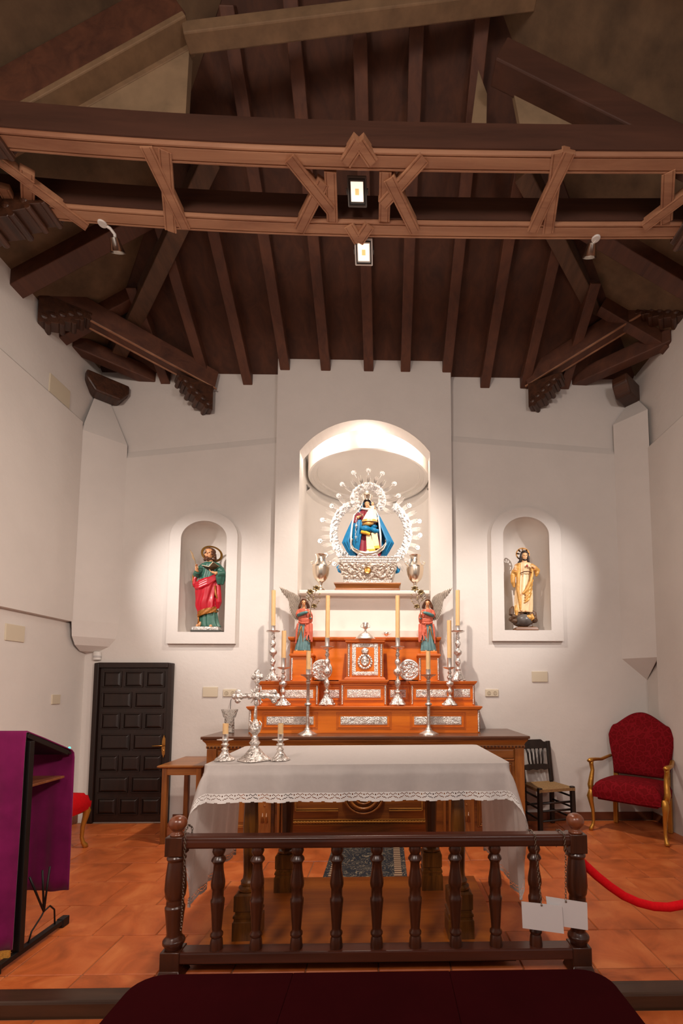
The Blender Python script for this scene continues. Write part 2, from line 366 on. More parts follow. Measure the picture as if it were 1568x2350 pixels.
rg = MB(); prof = [(.865, ZC-RZ), (.865, -.015), (.855, -.03), (.83, -.03), (.83, -.02), (.80, -.012), (.80, .0), (.775, .004), (.76, .004), (.76, .012), (.745, .012), (.735, .03)]; npf = len(prof)
def rgf(u, v):
    q = prof[min(npf-1, int(round(v*(npf-1))))]; return (NCX+q[0]*cos(2*pi*u), CY+q[0]*sin(2*pi*u), RZ+q[1])
rg.grid(rgf, 72, npf, cu=True); rg.add([(NCX+.735*cos(2*pi*i/72), CY+.735*sin(2*pi*i/72), RZ+.03) for i in range(72)], [tuple(range(72))])
wm = [(.90, -.10), (.875, -.105), (.87, -.13), (.845, -.14), (.845, -.16), (.88, -.19), (.90, -.2)]
rg.grid(lambda u, v: (NCX-wm[int(round(v*6))][0]*cos(pi*u), CY+wm[int(round(v*6))][0]*sin(pi*u), RZ+wm[int(round(v*6))][1]), 40, 7)
rg.build('ring_cornice', M_NICHE, wbo, smooth=True, angle=25)
sh = MB().box(NX0+.01, NX1-.01, YP+.03, 7.2, SHELF-.045, SHELF).build('niche_shelf', M_NICHE, wbo, bevel=.01)
MB().box(NX0+.005, NX1-.005, YP+.16, YP+.2, NZ0, SHELF-.04).build('niche_panel', M_NICHE, wbo)
MB().box(NX0+.03, NX1-.03, YP-.02, YP+.16, P(836,1475,Y=YP).z, P(836, 1447, Y=YP+.02).z).build('niche_ledge', M_NICHE, wbo, bevel=.006)
# --- left and right walls: lower wall, thicker middle band, thinner upper wall
def side_wall(name, X, s, zled, zup0, zup1, yb0, yb1):
    m = MB(); Xb = X+s*.06
    m.add([(X, -3.2, -.15), (X, YW+.2, -.15), (X, YW+.2, 6.4), (X, -3.2, 6.4)], [(0, 1, 2, 3)])
    (ya, za), (yc, zc) = zup0, zup1
    k = (zc-za)/(yc-ya); zA = za+k*(yb0-ya); zC = za+k*(yb1-ya)
    f0 = [(Xb, yb0, zled), (Xb, yb1, zled), (Xb, yb1, zC), (Xb, yb0, zA)]
    b0 = [(X-s*.02, yb0, zled-.005), (X-s*.02, yb1, zled-.005), (X+s*.001, yb1, zC+.06), (X+s*.001, yb0, zA+.06)]
    m.add(f0+b0, [(0, 1, 2, 3), (0, 1, 5, 4), (2, 3, 7, 6), (1, 2, 6, 5)])
    return tag(m.build(name, M_WALL), kind='structure')
a, b = P(0, 800, X=XL+.06), P(190, 968, X=XL+.06)
wl = side_wall('wall_left', XL, 1, P(100, 1412, X=XL+.06).z, (a.y, a.z), (b.y, b.z), -3.0, P(178, 1200, X=XL+.06).y)
a, b = P(1568, 955, X=XR-.05), P(1508, 1010, X=XR-.05)
wr = side_wall('wall_right', XR, -1, -.1, (a.y, a.z), (b.y, b.z), -3.0, YW-.30)
# --- corner squinches
def squinch(name, A, B, corner, z0, ztip, z1, ztop, round_=False):
    m = MB(); cx, cy = corner; ax, ay = A; bx, by = B; n = 8
    def ring(k, z):                                # k=1 full width, 0 tip in the corner
        return [(cx+(ax-cx)*k, cy+(ay-cy)*k, z), (cx+(bx-cx)*k, cy+(by-cy)*k, z)]
    lv = [ring(.02, ztip)]
    if round_: lv += [ring(.45, ztip+.02), ring(.75, ztip+.08), ring(.93, ztip+.17)]
    lv += [ring(1, z0), ring(1, z1), ring(.30, ztop)]
    vs_ = [p for l in lv for p in l]
    m.add(vs_, [(2*i, 2*i+1, 2*i+3, 2*i+2) for i in range(len(lv)-1)])
    return m
sL = squinch('s', (XL+.05, P(178, 1200, X=XL+.06).y), (P(282, 1250, Y=YW).x, YW), (XL, YW+.04), P(200, 1432, X=XL).z, P(232, 1500, Y=YW).z, P(240, 985, Y=5.0).z, P(240, 890, Y=5.15).z, True)
sL.build('corner_squinch', M_WALL, wl)
sR = squinch('s', (XR-.05, YW-.32), (P(1416, 1200, Y=YW).x, YW), (XR, YW+.04), P(1440, 1512, Y=YW).z, P(1484, 1565, Y=YW).z, P(1415, 975, Y=YW).z, P(1440, 925, Y=YW).z)
sR.build('corner_squinch', M_WALL, wr)
# --- skirting
for nm, bx in (('baseboard_back', (P(400,1800,Y=YW).x, XR, YW-.015, YW+.01, 0, .085)), ('baseboard_right', (XR-.015, XR+.01, 2.5, YW, 0, .085)), ('baseboard_left', (XL-.01, XL+.015, 2.5, YW, 0, .085))):
    tag(MB().box(*bx).build(nm, M_SKIRT), kind='structure')
# ================================================================ roof
ZT = P(800, 860, Y=YP).z+.02; SL = .62; YB = YW+.10
def hipZ(y): return ZT+.045+SL*(YB-y)
def leftZ(x): return ZT+.02+SL*(x-(XL-.1))
def rightZ(x): return ZT+.02+SL*((XR+.1)-x)
xm = (XL+XR)/2; rise = (xm-(XL-.1)); yr = YB-rise
ce = MB().add([(XL-.1, YB, hipZ(YB)), (XR+.1, YB, hipZ(YB)), (xm, yr, hipZ(yr))], [(0, 1, 2)]).build('ceiling', M_ROOF); tag(ce, kind='structure')
zr = hipZ(yr)
MB().add([(XL-.1, YB, leftZ(XL-.1)), (xm, yr, zr), (xm, -3.2, zr), (XL-.1, -3.2, leftZ(XL-.1))], [(0, 1, 2, 3)]).build('roof_slope', M_SLOPE, ce)
MB().add([(XR+.1, YB, rightZ(XR+.1)), (xm, yr, zr), (xm, -3.2, zr), (XR+.1, -3.2, rightZ(XR+.1))], [(0, 1, 2, 3)]).build('roof_slope', M_SLOPE, ce)
rx = [P(p, 884, Y=YW).x for p in (375, 470, 566, 658, 750, 847, 930, 1024, 1115, 1207, 1299)]
for x in rx:                                      # common rafters of the end slope
    ytop = max(yr+.1, YB-min(x-XL, XR-x)-.05)
    MB().beam((x, YB+.05, hipZ(YB+.05)-.055), (x, ytop, hipZ(ytop)-.055), .115, .15).build('rafter', M_RAFT, ce, bevel=.008)
for s, X, zf in ((1, XL, leftZ), (-1, XR, rightZ)):   # rafters of the side slopes
    for y in (4.72, 4.1, 2.3, 1.5, .7):
        xe = min(abs(xm-X), (YB-y)) - .02
        MB().beam((X-s*.1, y, zf(X-s*.1)-.06), (X+s*xe, y, zf(X+s*xe)-.06), .16 if y < 4.2 else .12, .15).build('rafter', M_RAFT, ce, bevel=.008)
# hip rafters
for s, (q0, q1) in ((1, ((272, 806), (397, 540))), (-1, ((1404, 780), (1285, 550)))):
    p0, p1 = P(*q0, Y=5.17), P(*q1, Y=4.2)
    d = (p1-p0); MB().beam(p0-d*.03, p1+d*.52, .15, .17).build('hip_rafter', wood('hip_wood', '3a2618', '6a4a33', .6, 'y', .6, .3), ce, bevel=.01)
# ================================================================ door
dx0, dx1 = P(222, 1530, Y=YW).x, P(401, 1530, Y=YW).x; dz = P(310, 1522, Y=YW).z
door = thing('door_1', 'dark brown panelled wooden door in the back wall', None, ((dx0+dx1)/2, YW, 0)); door['kind'] = 'structure'
hw = (dx1-dx0)/2
fr = MB(); fw = .055
fr.box(-hw, -hw+fw, -.05, .02, 0, dz); fr.box(hw-fw, hw, -.05, .02, 0, dz); fr.box(-hw+fw, hw-fw, -.05, .02, dz-fw, dz)
fr.build('door_frame', M_DARKW, door, bevel=.008)
lw = hw-fw-.004
leaf = MB().box(-lw, lw, -.022, .01, .01, dz-fw-.004).build('door_leaf', M_DARKW, door, bevel=.004)
z = dz-fw-.05; H = [.20, .20, .22, .18, .22, .20, .18]; cols = [3, 2, 3, 2, 3, 2, 3]
tot = z-.1; gap = .075; hh = (tot-gap*6)/7
for r in range(7):
    nC = cols[r]; wv = 2*(lw-.05); pw = (wv-(nC-1)*.06)/nC
    for c in range(nC):
        xa = -lw+.05+c*(pw+.06)
        m = MB().frustum((xa+pw/2, 0, 0), (pw, hh), (pw-.045, hh-.045), .016)
        m.v = [V((p.x, -.022-p.z, z-hh/2+p.y)) for p in m.v]
        mm = MB(); mm.add(m.v, m.f)
        for (a0, a1, b0, b1) in ((xa-.012, xa+pw+.012, z, z+.012), (xa-.012, xa+pw+.012, z-hh-.012, z-hh), (xa-.012, xa, z-hh, z), (xa+pw, xa+pw+.012, z-hh, z)):
            mm.box(a0, a1, -.034, -.02, b0, b1)
        mm.build('panel', M_DARKW, door, bevel=.003, seg=1)
    z -= hh+gap
hx = P(379, 1714, Y=YW).x-(dx0+dx1)/2; hz = P(379, 1712, Y=YW).z
esc = MB().prism([(hx+.022*cos(t)*(1 if abs(sin(t)) < .8 else .6), hz+.125*sin(t)) for t in [2*pi*i/24 for i in range(24)]], -.035, -.02)
eo = esc.build('handle_plate', M_BRASS, door)
MB().tube([(hx, -.03, hz+.01), (hx, -.07, hz+.01), (hx-.03, -.075, hz+.012), (hx-.11, -.075, hz+.008)], .008, 8).build('lever', M_BRASS, eo, smooth=True)
MB().lathe([(.006, 0), (.010, .004), (.006, .012)], 10).build('keyhole', M_BRASS, eo).location = (hx, -.035, hz-.05)
# ================================================================ carved double tie beam
ZB = 5.20
def sag(x):
    d = x-XC; return (.085 if d < 0 else .035)*(d/2.4)**2
def PB(px, py):                                    # point on the underside of the tie beam
    p = P(px, py, Z=ZB)
    for _ in range(3): p = P(px, py, Z=ZB+sag(p.x))
    return p
tie = thing('tie_beam_truss', 'carved double wooden tie beam with strapwork lattice spanning the room', 'beam', (XC, 3.2, ZB))
def bent(y0, y1, h, name, m_):
    g = .008; wv = y1-y0
    prof = [(0, 0.012), (.012, 0), (wv*.16, 0), (wv*.18, g), (wv*.22, g), (wv*.24, 0), (wv*.76, 0), (wv*.78, g), (wv*.82, g), (wv*.84, 0), (wv-.012, 0), (wv, .012), (wv, h), (0, h)]
    nb = 25; x0, x1 = XL-.05, XR+.05
    def fn(u, v):
        x = x0+(x1-x0)*v; k = int(round(u*len(prof))) % len(prof)
        return (x-XC, y0-3.2+prof[k][0], sag(x)+prof[k][1])
    m = MB().grid(fn, len(prof), nb, cu=True); return m.build(name, m_, tie)
yf0, yf1 = P(820, 345, Z=ZB).y, P(820, 395, Z=ZB).y; yb0, yb1 = P(820, 508, Z=ZB).y, P(820, 547, Z=ZB).y
bent(yf0, yf1, .205, 'beam', M_TIE); bent(yb0, yb1, .205, 'beam', M_TIE)
for ya in (yf0, yb0):                              # thin sheets on the nave-side faces, their shade put into darker wood
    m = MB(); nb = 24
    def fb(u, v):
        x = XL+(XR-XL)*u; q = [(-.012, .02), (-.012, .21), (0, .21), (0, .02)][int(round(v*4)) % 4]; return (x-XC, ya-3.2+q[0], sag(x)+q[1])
    m.grid(fb, nb, 4, cv=True); m.build('shaded_face', M_TIE_SHADE, tie)
def strap(a, b, wd=.062, dz=-.012):
    p, q = PB(*a), PB(*b); o = V((XC, 3.2, ZB)); m = MB()
    p = p-o; q = q-o; d = q-p; d.z = 0; L = d.length; d.normalize(); r = V((d.y, -d.x, 0))
    prof = [(-wd/2, .05), (-wd/2, .004), (-wd/2+.005, 0), (-wd*.36, 0), (-wd*.34, .004), (-wd*.30, .004), (-wd*.28, 0), (wd*.28, 0), (wd*.30, .004), (wd*.34, .004), (wd*.36, 0), (wd/2-.005, 0), (wd/2, .004), (wd/2, .05)]
    vs_ = [e+r*s_+V((0, 0, z_+dz)) for e in (p, q) for s_, z_ in prof]; n_ = len(prof)
    m.add(vs_, [(i, (i+1) % n_, (i+1) % n_+n_, i+n_) for i in range(n_)]+[tuple(range(n_)), tuple(range(2*n_-1, n_-1, -1))])
    m.build('strapwork_bar', M_TIE, tie)
for a, b, dz in [((664, 362), (760, 482), -.014), ((687, 528), (742, 418), -.010), ((758, 396), (763, 508), -.004),
             ((974, 362), (878, 470), -.010), ((893, 408), (953, 530), -.014), ((885, 396), (882, 508), -.004),
             ((335, 335), (425, 522), -.014), ((378, 345), (392, 530), -.008),
             ((1308, 348), (1222, 530), -.014), ((1282, 350), (1258, 535), -.008),
             ((-40, 340), (75, 425), -.012), ((70, 425), (200, 520), -.012), ((62, 395), (66, 505), -.006), ((5, 430), (50, 515), -.01),
             ((1600, 430), (1478, 522), -.012), ((1535, 395), (1530, 510), -.006)]:
    strap(a, b, .088, dz)
for a, b in [((793, 372), (824, 324)), ((824, 324), (856, 372)), ((801, 516), (823, 553)), ((823, 553), (848, 516))]: strap(a, b, .085, -.016)
# ---- corbels
def corbel_mesh(L=.40, H=.30, wd=.16):
    m = MB(); pf = [(0, 0), (1, 0), (1, -.10), (.95, -.13), (.97, -.2), (.9, -.28), (.8, -.3), (.78, -.42), (.66, -.5), (.62, -.64), (.46, -.7), (.38, -.86), (.2, -.93), (.08, -1), (0, -1)]
    m.prism([(a*L, b*H) for a, b in pf], -wd/2, wd/2)
    for a, b, r in ((.95, -.07, .018), (.93, -.23, .026), (.8, -.37, .026), (.66, -.58, .028), (.44, -.78, .03), (.18, -.95, .03)):
        m.tube([(a*L, -wd/2-.008, b*H), (a*L, wd/2+.008, b*H)], r, 8)
    for k in range(5):                             # carved leaves down both cheeks
        for s in (-1, 1):
            m.ball((.12*L+.16*L*k, s*wd/2, -H*(.78-.15*k)), (.035, .014, .035), 8, 5)
    return m
def corbel(par, base, ang, name='corbel', L=.40, H=.30, wd=.16):
    o = corbel_mesh(L, H, wd).build(name, M_CORB, par, bevel=.006, seg=1); o.location = base; o.rotation_euler = (0, 0, ang); return o
for y in ((yf0+yf1)/2, (yb0+yb1)/2):
    corbel(tie, (XL-XC, y-3.2, sag(XL)-.0), 0, L=.85, H=.32, wd=.19); corbel(tie, (XR-XC, y-3.2, sag(XR)), pi, L=.70, H=.32, wd=.19)
# ---- diagonal corner braces with their corbels
def brace(name, A, B, wd, h, lab, angA, angB):
    c = (A+B)/2; t = thing(name, lab, 'beam', c)
    d = (B-A).normalized(); up = V((0, 0, 1)); a, b = A-c-d*.06+up*h/2, B-c+d*.06+up*h/2
    MB().beam(a, b, wd, h).build('beam', M_RAFT, t, bevel=.008)
    for s in (-1, 1):                              # moulded strip along the lower edge
        r = d.cross(up).normalized()*s*(wd/2-.012); MB().beam(a+r-up*(h/2+.004), b+r-up*(h/2+.004), .02, .012).build('moulding', M_TIE, t)
    corbel(t, A-c-d*.02, atan2(d.y, d.x)); corbel(t, B-c+d*.02, atan2(-d.y, -d.x), L=.44)
    return t
A, B = P(482, 892, Y=YW), P(96, 684, X=XL)
brace('corner_brace', A, B, .15, .22, 'dark diagonal roof beam across the corner above the door', 0, 0)
A, B = P(1220, 886, Y=YW), P(1560, 676, X=XR)
brace('corner_brace', A, B, .15, .22, 'dark diagonal roof beam across the corner above the red armchair', 0, 0)
for lab, a, b, q in (('short dark corner timber high above the door', P(178, 792, X=XL), P(345, 864, Y=YW+.07), (P(245, 893, Y=YW-.1), .8)),
                  ('short dark corner timber high above the red armchair', P(1532, 778, X=XR), P(1325, 872, Y=YW+.07), (P(1440, 898, Y=YW-.1), 2.3))):
    c = (a+b)/2; t = thing('corner_timber', lab, 'beam', c)
    d = (b-a).normalized(); MB().beam(a-c-d*.05, b-c+d*.05, .14, .17).build('beam', M_RAFT, t, bevel=.012)
    p, an = q; m = MB().prism([(-.22, .10), (.22, .10), (.22, 0), (.13, -.12), (-.13, -.12), (-.22, 0)], -.09, .09)
    o = m.build('pad', M_CORB, t, bevel=.02); o.location = p-c; o.rotation_euler = (0, 0, -an+pi/2 if an < 1 else -an+pi*.95)
# ---- principal rafters above the tie beam with plaster infill, and the collar
Yr = 3.0
pt = thing('principal_rafter', 'moulded roof rafter over the tie beam with ochre plaster infill below it', 'beam', P(300, 260, Y=Yr))
c = pt.location.copy()
a, b = P(-20, 323, Y=Yr)-c, P(434, 68, Y=Yr)-c; u = V((0, 0, 1)); up = V((-.5, 0, .87))
MB().beam(a+up*.17, b+up*.17, .16, .32).build('beam', M_RAFT, pt, bevel=.01)
MB().beam(a+V((0, .0, 0)), b, .17, .05).build('moulding', plain('lit_pale_wood', '7d6247', .7, 0, .25, 6), pt, bevel=.008)  # light on the rafter's underside is put into this paler wood
MB().beam(a+V((0, .07, -.05)), b+V((0, .07, -.05)), .05, .05).build('moulding', plain('lit_pale_wood', '7d6247', .7, 0, .25, 6), pt, bevel=.008)
i0, i1, i2 = P(40, 300, Y=Yr+.05), P(436, 85, Y=Yr+.05), P(424, 300, Y=Yr+.05)
MB().prism([(i0.x-c.x, i0.z-c.z), (i2.x-c.x, i2.z-c.z), (i1.x-c.x, i1.z-c.z)], .05, .11).build('infill', M_INFILL, pt)
cl = thing('collar_beam', 'pale square-edged collar beam at the top of the roof', 'beam', P(780, 40, Y=3.0)); c = cl.location.copy()
MB().beam(P(426, 88, Y=3.0)-c, P(1230, -12, Y=3.0)-c, .12, .10).build('beam', plain('lit_pale_wood', '7d6247', .7, 0, .25, 6), cl, bevel=.01)
pr_ = thing('principal_rafter', 'dark roof rafter over the right end of the tie beam with ochre infill', 'beam', P(1280, 270, Y=Yr)); c = pr_.location.copy()
a, b = P(1660, 435, Y=Yr)-c, P(1130, 170, Y=Yr)-c
MB().beam(a+V((.05, 0, .10)), b+V((.05, 0, .10)), .16, .20).build('beam', M_TIE_SHADE, pr_, bevel=.01)  # shadow on this rafter is put into its darker wood
q = [P(x_, y_, Y=Yr+.06)-c for x_, y_ in ((1178, 205), (1345, 290), (1345, 320), (1200, 320))]
MB().prism([(k.x, k.z) for k in q][::-1], .06, .10).build('infill', M_INFILL, pr_)
q = [P(x_, y_, Y=Yr+.22)-c for x_, y_ in ((1098, 160), (1118, 215), (1116, 320), (1078, 320))]
MB().prism([(k.x, k.z) for k in q][::-1], .22, .26).build('infill', M_INFILL, pr_)
# ---- lamps
M_GLOW = plain('lit_led_glass', 'ffe8d0', .3, emit=('ffe0c8', 1.3)); M_LAMPG = plain('grey_lamp_metal', '6b6a68', .45, .6); M_LED = plain('led_chip', 'ffb070', .4, emit=('ffab70', 1.2))
def flood(lab, px, py, Y, w_, h_, tilt, body):
    p = P(px, py, Y=Y); t = thing('flood_lamp', lab, 'lamp', p)
    b_ = MB().stack((0, 0, 0), [(w_*.6, h_*.6, -.05), (w_*.9, h_*.9, -.03), (w_, h_, -.015), (w_, h_, .015)]).build('housing', body, t, bevel=.006)
    rim = MB().holed([(-w_*.42, -h_*.42), (w_*.42, -h_*.42), (w_*.42, h_*.42), (-w_*.42, h_*.42)], [[(-w_*.37, -h_*.37), (w_*.37, -h_*.37), (w_*.37, h_*.37), (-w_*.37, h_*.37)]], lambda a_, b2, t_: (a_, b2, .015+t_), (0, .008)).build('rim', M_BLACK, t)
    gl = MB().frustum((0, 0, .014), (w_*.72, h_*.72), (w_*.40, h_*.36), .004).build('reflector', M_GLOW, t)
    ch_ = MB().box(-w_*.1, w_*.1, -h_*.1, h_*.1, .017, .021).build('led_chip', M_LED, t)
    br = MB(); br.box(-w_*.56, -w_*.52, -.015, .015, -.12, .01); br.box(w_*.52, w_*.56, -.015, .015, -.12, .01); br.box(-w_*.56, w_*.56, -.015, .015, -.125, -.118)
    br.build('bracket', M_LAMPG, t)
    t.rotation_euler = (tilt, 0, 0); return t
flood('small grey LED flood lamp lit between the two tie beams', 820, 440, (yf1+yb0)/2, .145, .17, radians(180-38), M_LAMPG)
flood('small white LED flood lamp lit behind the rear tie beam', 835, 578, yb1+.09, .15, .18, radians(180-32), M_WHITEP)
M_CHROME = metal('chrome_lamp', 'c9c2b8', .2)
def spot(lab, px, py, tx, tz):
    p = PB(px, py); p.y = yb1-.02; t = thing('spot_lamp', lab, 'lamp', p)
    MB().lathe([(.03, -.012), (.035, -.006), (.035, .004), (.0, .006)], 14).build('base', M_WHITEP, t, smooth=True, angle=40)
    q = P(px+14, py+14, Y=yb1+.04)-p if px < 800 else P(px-10, py+16, Y=yb1+.04)-p
    MB().tube([(0, 0, 0), (q.x*.6, q.y*.6, -.005), (q.x*.95, q.y, q.z*.4), (q.x, q.y, q.z)], .012, 8).build('arm', M_WHITEP, t, smooth=True)
    d = (V((tx, 5.2, tz))-(p+q)).normalized(); h = MB().lathe([(.014, -.02), (.034, -.01), (.04, .02), (.044, .035), (.056, .075), (.06, .08), (.05, .078), (.014, .04)], 16)
    o = h.build('head', M_CHROME, t, smooth=True, angle=40); o.location = q; o.rotation_euler = d.to_track_quat('Z', 'Y').to_euler(); return t
spot('small chrome spotlight under the tie beam, on the door side', 250, 537, P(448, 1330, Y=5.2).x, 2.7)
spot('small chrome spotlight under the tie beam, on the armchair side', 1368, 547, P(1222, 1330, Y=5.2).x, 2.7)
for lab, x, s_, tg in (('small wall spotlight on the left wall aimed at the green-robed saint', XL+.06, 1, (-2.12, 5.3, 2.62)), ('small wall spotlight on the right wall aimed at the ivory-robed statue', XR, -1, (1.64, 5.3, 2.66))):
    t = thing('wall_spot', lab, 'lamp', (x, 3.21, 3.90)); q = V((s_*.09, 0, -.03))
    MB().box(min(0, s_*.02), max(0, s_*.02), -.03, .03, -.05, .05).build('wall_bracket', M_WHITEP, t, bevel=.004); MB().tube([(s_*.01, 0, 0), (s_*.06, 0, .01), tuple(q)], .01, 8).build('arm', M_WHITEP, t, smooth=True)
    d = (V(tg)-V((x, 3.21, 3.9))-q).normalized(); o = MB().lathe([(.012, -.05), (.026, -.04), (.03, -.01), (.034, .0), (.038, .02), (.034, .018), (.012, -.02)], 16).build('head', M_CHROME, t, smooth=True, angle=40); o.location = q; o.rotation_euler = d.to_track_quat('Z', 'Y').to_euler()
# ---- plates, sockets and sensor on the walls
def plate(lab, name, p, wd, h, axis='y', s=1, m_=None, cat='wall plate'):
    t = thing(name, lab, cat, p)
    m = MB().box(-wd/2, wd/2, -.012, .004, -h/2, h/2).build('cover', m_ or M_PLATE, t, bevel=.004)
    if axis == 'x': t.rotation_euler = (0, 0, s*pi/2)
    return t
plate('blank beige cover plate left of the twin socket by the altar', 'cover_plate', P(483, 1588, Y=YW), .17, .115)
plate('blank beige cover plate on the wall above the rush-seated chair', 'cover_plate', P(1239, 1553, Y=YW), .185, .125)
plate('small beige switch plate on the left wall beside the door', 'switch_plate', P(127, 1605, X=XL), .12, .10, 'x', 1, None, 'switch')
plate('beige cover plate on the left wall just under the ledge', 'cover_plate', P(33, 1453, X=XL), .22, .155, 'x', 1)
plate('beige grille plate high on the left wall under the roof', 'cover_plate', P(136, 898, X=XL), .30, .20, 'x', 1)
for lab, px in (('twin beige socket behind the silver altar cross', 528), ('twin beige socket on the wall right of the orange altar tiers', 1129)):
    t = plate(lab, 'wall_socket', P(px, 1590, Y=YW), .155, .085, cat='socket')
    for s in (-1, 1): MB().lathe([(.022, 0), (.022, .004), (.018, .0045), (.016, .002)], 16).ball((.007, 0, .003), .003, 6, 4).ball((-.007, 0, .003), .003, 6, 4).build('outlet', plain('socket_insert', 'b8ab94', .5), t).location = (s*.036, -.012, 0); kids(t)[-1].rotation_euler = (pi/2, 0, 0)
t = thing('motion_sensor', 'small white motion sensor above the left corner of the door', 'sensor', P(223, 1505, Y=YW-.02))
MB().lathe([(.035, -.05), (.045, -.045), (.045, .04), (.03, .05)], 14, sy=.7).build('body', M_WHITEP, t, smooth=True, angle=40)
MB().lathe([(.030, -.03), (.047, -.02), (.046, .0)], 14, sy=.72).build('lens', plain('sensor_lens', 'b9b6b4', .3), t, smooth=True)

a_, b_ = P(531, 1604, Y=YW-.02), P(533, 1640, Y=4.82); t = thing('power_cord', 'thin dark cord hanging from the socket behind the altar cross', 'cord', a_)
MB().tube([(0, .004, 0), (.004, -.03, -.02), (.006, -.05, -.25), (.0, -.04, -.50), (.0, .0, -.52)], .0035, 6).build('cable', M_BLACK, t, smooth=True)
# ================================================================ communion rail
M_RAIL = wood('rail_wood', '26110a', '4c2514', 1.0, 'z', .28, .12, .3); M_RAILX = wood('rail_wood_long', '2c140b', '56291a', .6, 'x', .3, .12, .3)
YRL = 2.55
rail = thing('communion_rail', 'brown turned-baluster wooden rail with ball finials in front of the altar', 'railing', (-.04, YRL, 0))
def z_(y): return P(865, y, Y=YRL).z
bal = [(.030, z_(1938)), (.031, z_(1944)), (.034, z_(1950)), (.028, z_(1957)), (.024, z_(1960)), (.036, z_(1967)), (.038, z_(1971)), (.030, z_(1976)), (.025, z_(1980)), (.027, z_(1995)), (.036, z_(2018)), (.037, z_(2026)), (.034, z_(2034)),
       (.030, z_(2037)), (.030, z_(2056)), (.036, z_(2060)), (.036, z_(2066)), (.031, z_(2090)), (.025, z_(2126)), (.024, z_(2132)), (.033, z_(2137)), (.033, z_(2142)), (.026, z_(2146)), (.031, z_(2152)), (.034, z_(2166)), (.034, z_(2172))][::-1]
b0 = None
for x in (500, 590, 682, 773, 865, 953, 1045, 1137, 1228):
    if b0 is None: b0 = MB().lathe(bal, 14).build('baluster', M_RAIL, rail, smooth=True, angle=45); o = b0
    else: o = b0.copy(); COL.objects.link(o)
    o.location = (P(x, 2050, Y=YRL).x+.04, 0, 0)
hwr = 1.06
MB().stack((0, 0, 0), [(2*hwr, .062, z_(1941)), (2*hwr, .075, z_(1936)), (2*hwr, .08, z_(1926)), (2*hwr, .075, z_(1921)), (2*hwr, .08, z_(1918)), (2*hwr, .06, z_(1913))]).build('top_rail', M_RAILX, rail, bevel=.004)
MB().box(-hwr, hwr, -.043, .043, z_(2198), z_(2172)).build('bottom_rail', M_RAILX, rail, bevel=.008)
post = [(.042, .135), (.046, .15), (.056, .165), (.056, .18), (.046, .19), (.038, .20), (.038, .22), (.043, .27), (.047, .31), (.050, .335), (.050, .35), (.044, .355), (.044, .37), (.042, .385), (.050, .40), (.055, .44), (.052, .50), (.045, .56), (.042, .585), (.048, .59), (.050, .60), (.044, .61), (.042, .615)]
p0 = None
for s in (-1, 1):
    x = P(403 if s < 0 else 1325, 2050, Y=YRL).x+.04
    if p0 is None:
        p0 = MB().lathe(post, 18).box(-.046, .046, -.046, .046, .615, .715).box(-.05, .05, -.05, .05, .04, .135).frustum((0, 0, 0), (.13, .14), (.10, .10), .045).build('post', M_RAIL, rail, smooth=True, angle=35, bevel=.004)
        f0 = MB().lathe([(.036, 0), (.038, .008), (.028, .014), (.022, .022), (.034, .032), (.045, .048), (.0475, .063), (.044, .08), (.034, .094), (.018, .102), (0.002, .104)], 18).build('finial', wood('finial_wood', '5a2c18', '8a4a2a', 1, 'z', .3, .1, .4), p0, smooth=True); f0.location = (0, 0, .714)
        q = p0
    else:
        q = p0.copy(); COL.objects.link(q); f = f0.copy(); COL.objects.link(f); f.parent = q
    q.location = (x, 0, 0)
# ---- chains and blank cards hung on the rail
M_CHAIN = metal('steel_chain', '8d8378', .35); M_CARD = plain('white_card', 'd9d6d6', .6)
def chain(m, pts, lk=.017, r=.0016):
    d = 0; seg = []; L = 0
    pts = [V(p) for p in pts]
    tot = sum((pts[i+1]-pts[i]).length for i in range(len(pts)-1)); n_ = max(2, int(tot/(lk*.78))); i = 0; acc = 0
    for k in range(n_):
        s_ = tot*(k+.5)/n_
        i = 0; a_ = 0
        while i < len(pts)-2 and a_+(pts[i+1]-pts[i]).length < s_: a_ += (pts[i+1]-pts[i]).length; i += 1
        t = (pts[i+1]-pts[i]); p = pts[i]+t.normalized()*(s_-a_); dr = t.normalized(); sd = dr.cross(V((0, 1, 0.01))).normalized(); sd2 = dr.cross(sd)
        w_ = sd if k % 2 else sd2
        m.tube([p+dr*cos(2*pi*j/8)*lk*.5+w_*sin(2*pi*j/8)*lk*.3 for j in range(8)], r, 4, closed=True)
    return m
def sign(lab, cxp, q, top, Yc, chx):
    p = P(*cxp, Y=Yc); t = thing('hanging_card', lab, 'sign', p)
    pts = [P(x, y, Y=Yc)-p for x, y in q]
    m = MB(); m.add(pts+[k+V((0, .003, 0)) for k in pts], [(0, 1, 2, 3), (7, 6, 5, 4), (0, 4, 5, 1), (1, 5, 6, 2), (2, 6, 7, 3), (3, 7, 4, 0)]); m.build('card', M_CARD, t)
    a = P(top[0], 1905, Y=YRL)-p; zt = z_(1911)+.004-p.z
    MB().lathe([(.004, -.006), (.0055, -.004), (.0055, .004), (.003, .006)], 8).build('rivet', M_CHAIN, t).rotation_euler = (pi/2, 0, 0)
    m = MB(); chain(m, [(a.x-.012, YRL+.046-p.y, zt-.10), (a.x-.01, YRL+.044-p.y, zt-.01), (a.x-.005, YRL-p.y, zt+.004), (a.x, YRL-.046-p.y, zt-.008), (a.x+.004, YRL-.048-p.y, zt-.10), (0, 0, .006)])
    m.build('chain', M_CHAIN, t)
sign('blank white card on a chain, in front, at the right end of the rail', (1243, 2077), ((1197, 2069), (1290, 2079), (1295, 2143), (1200, 2130)), (1222, 1905), YRL-.085, 0)
sign('blank white card on a chain, the rear one beside the right rail post', (1299, 2069), ((1253, 2057), (1348, 2072), (1350, 2135), (1262, 2122)), (1288, 1905), YRL-.070, 0)
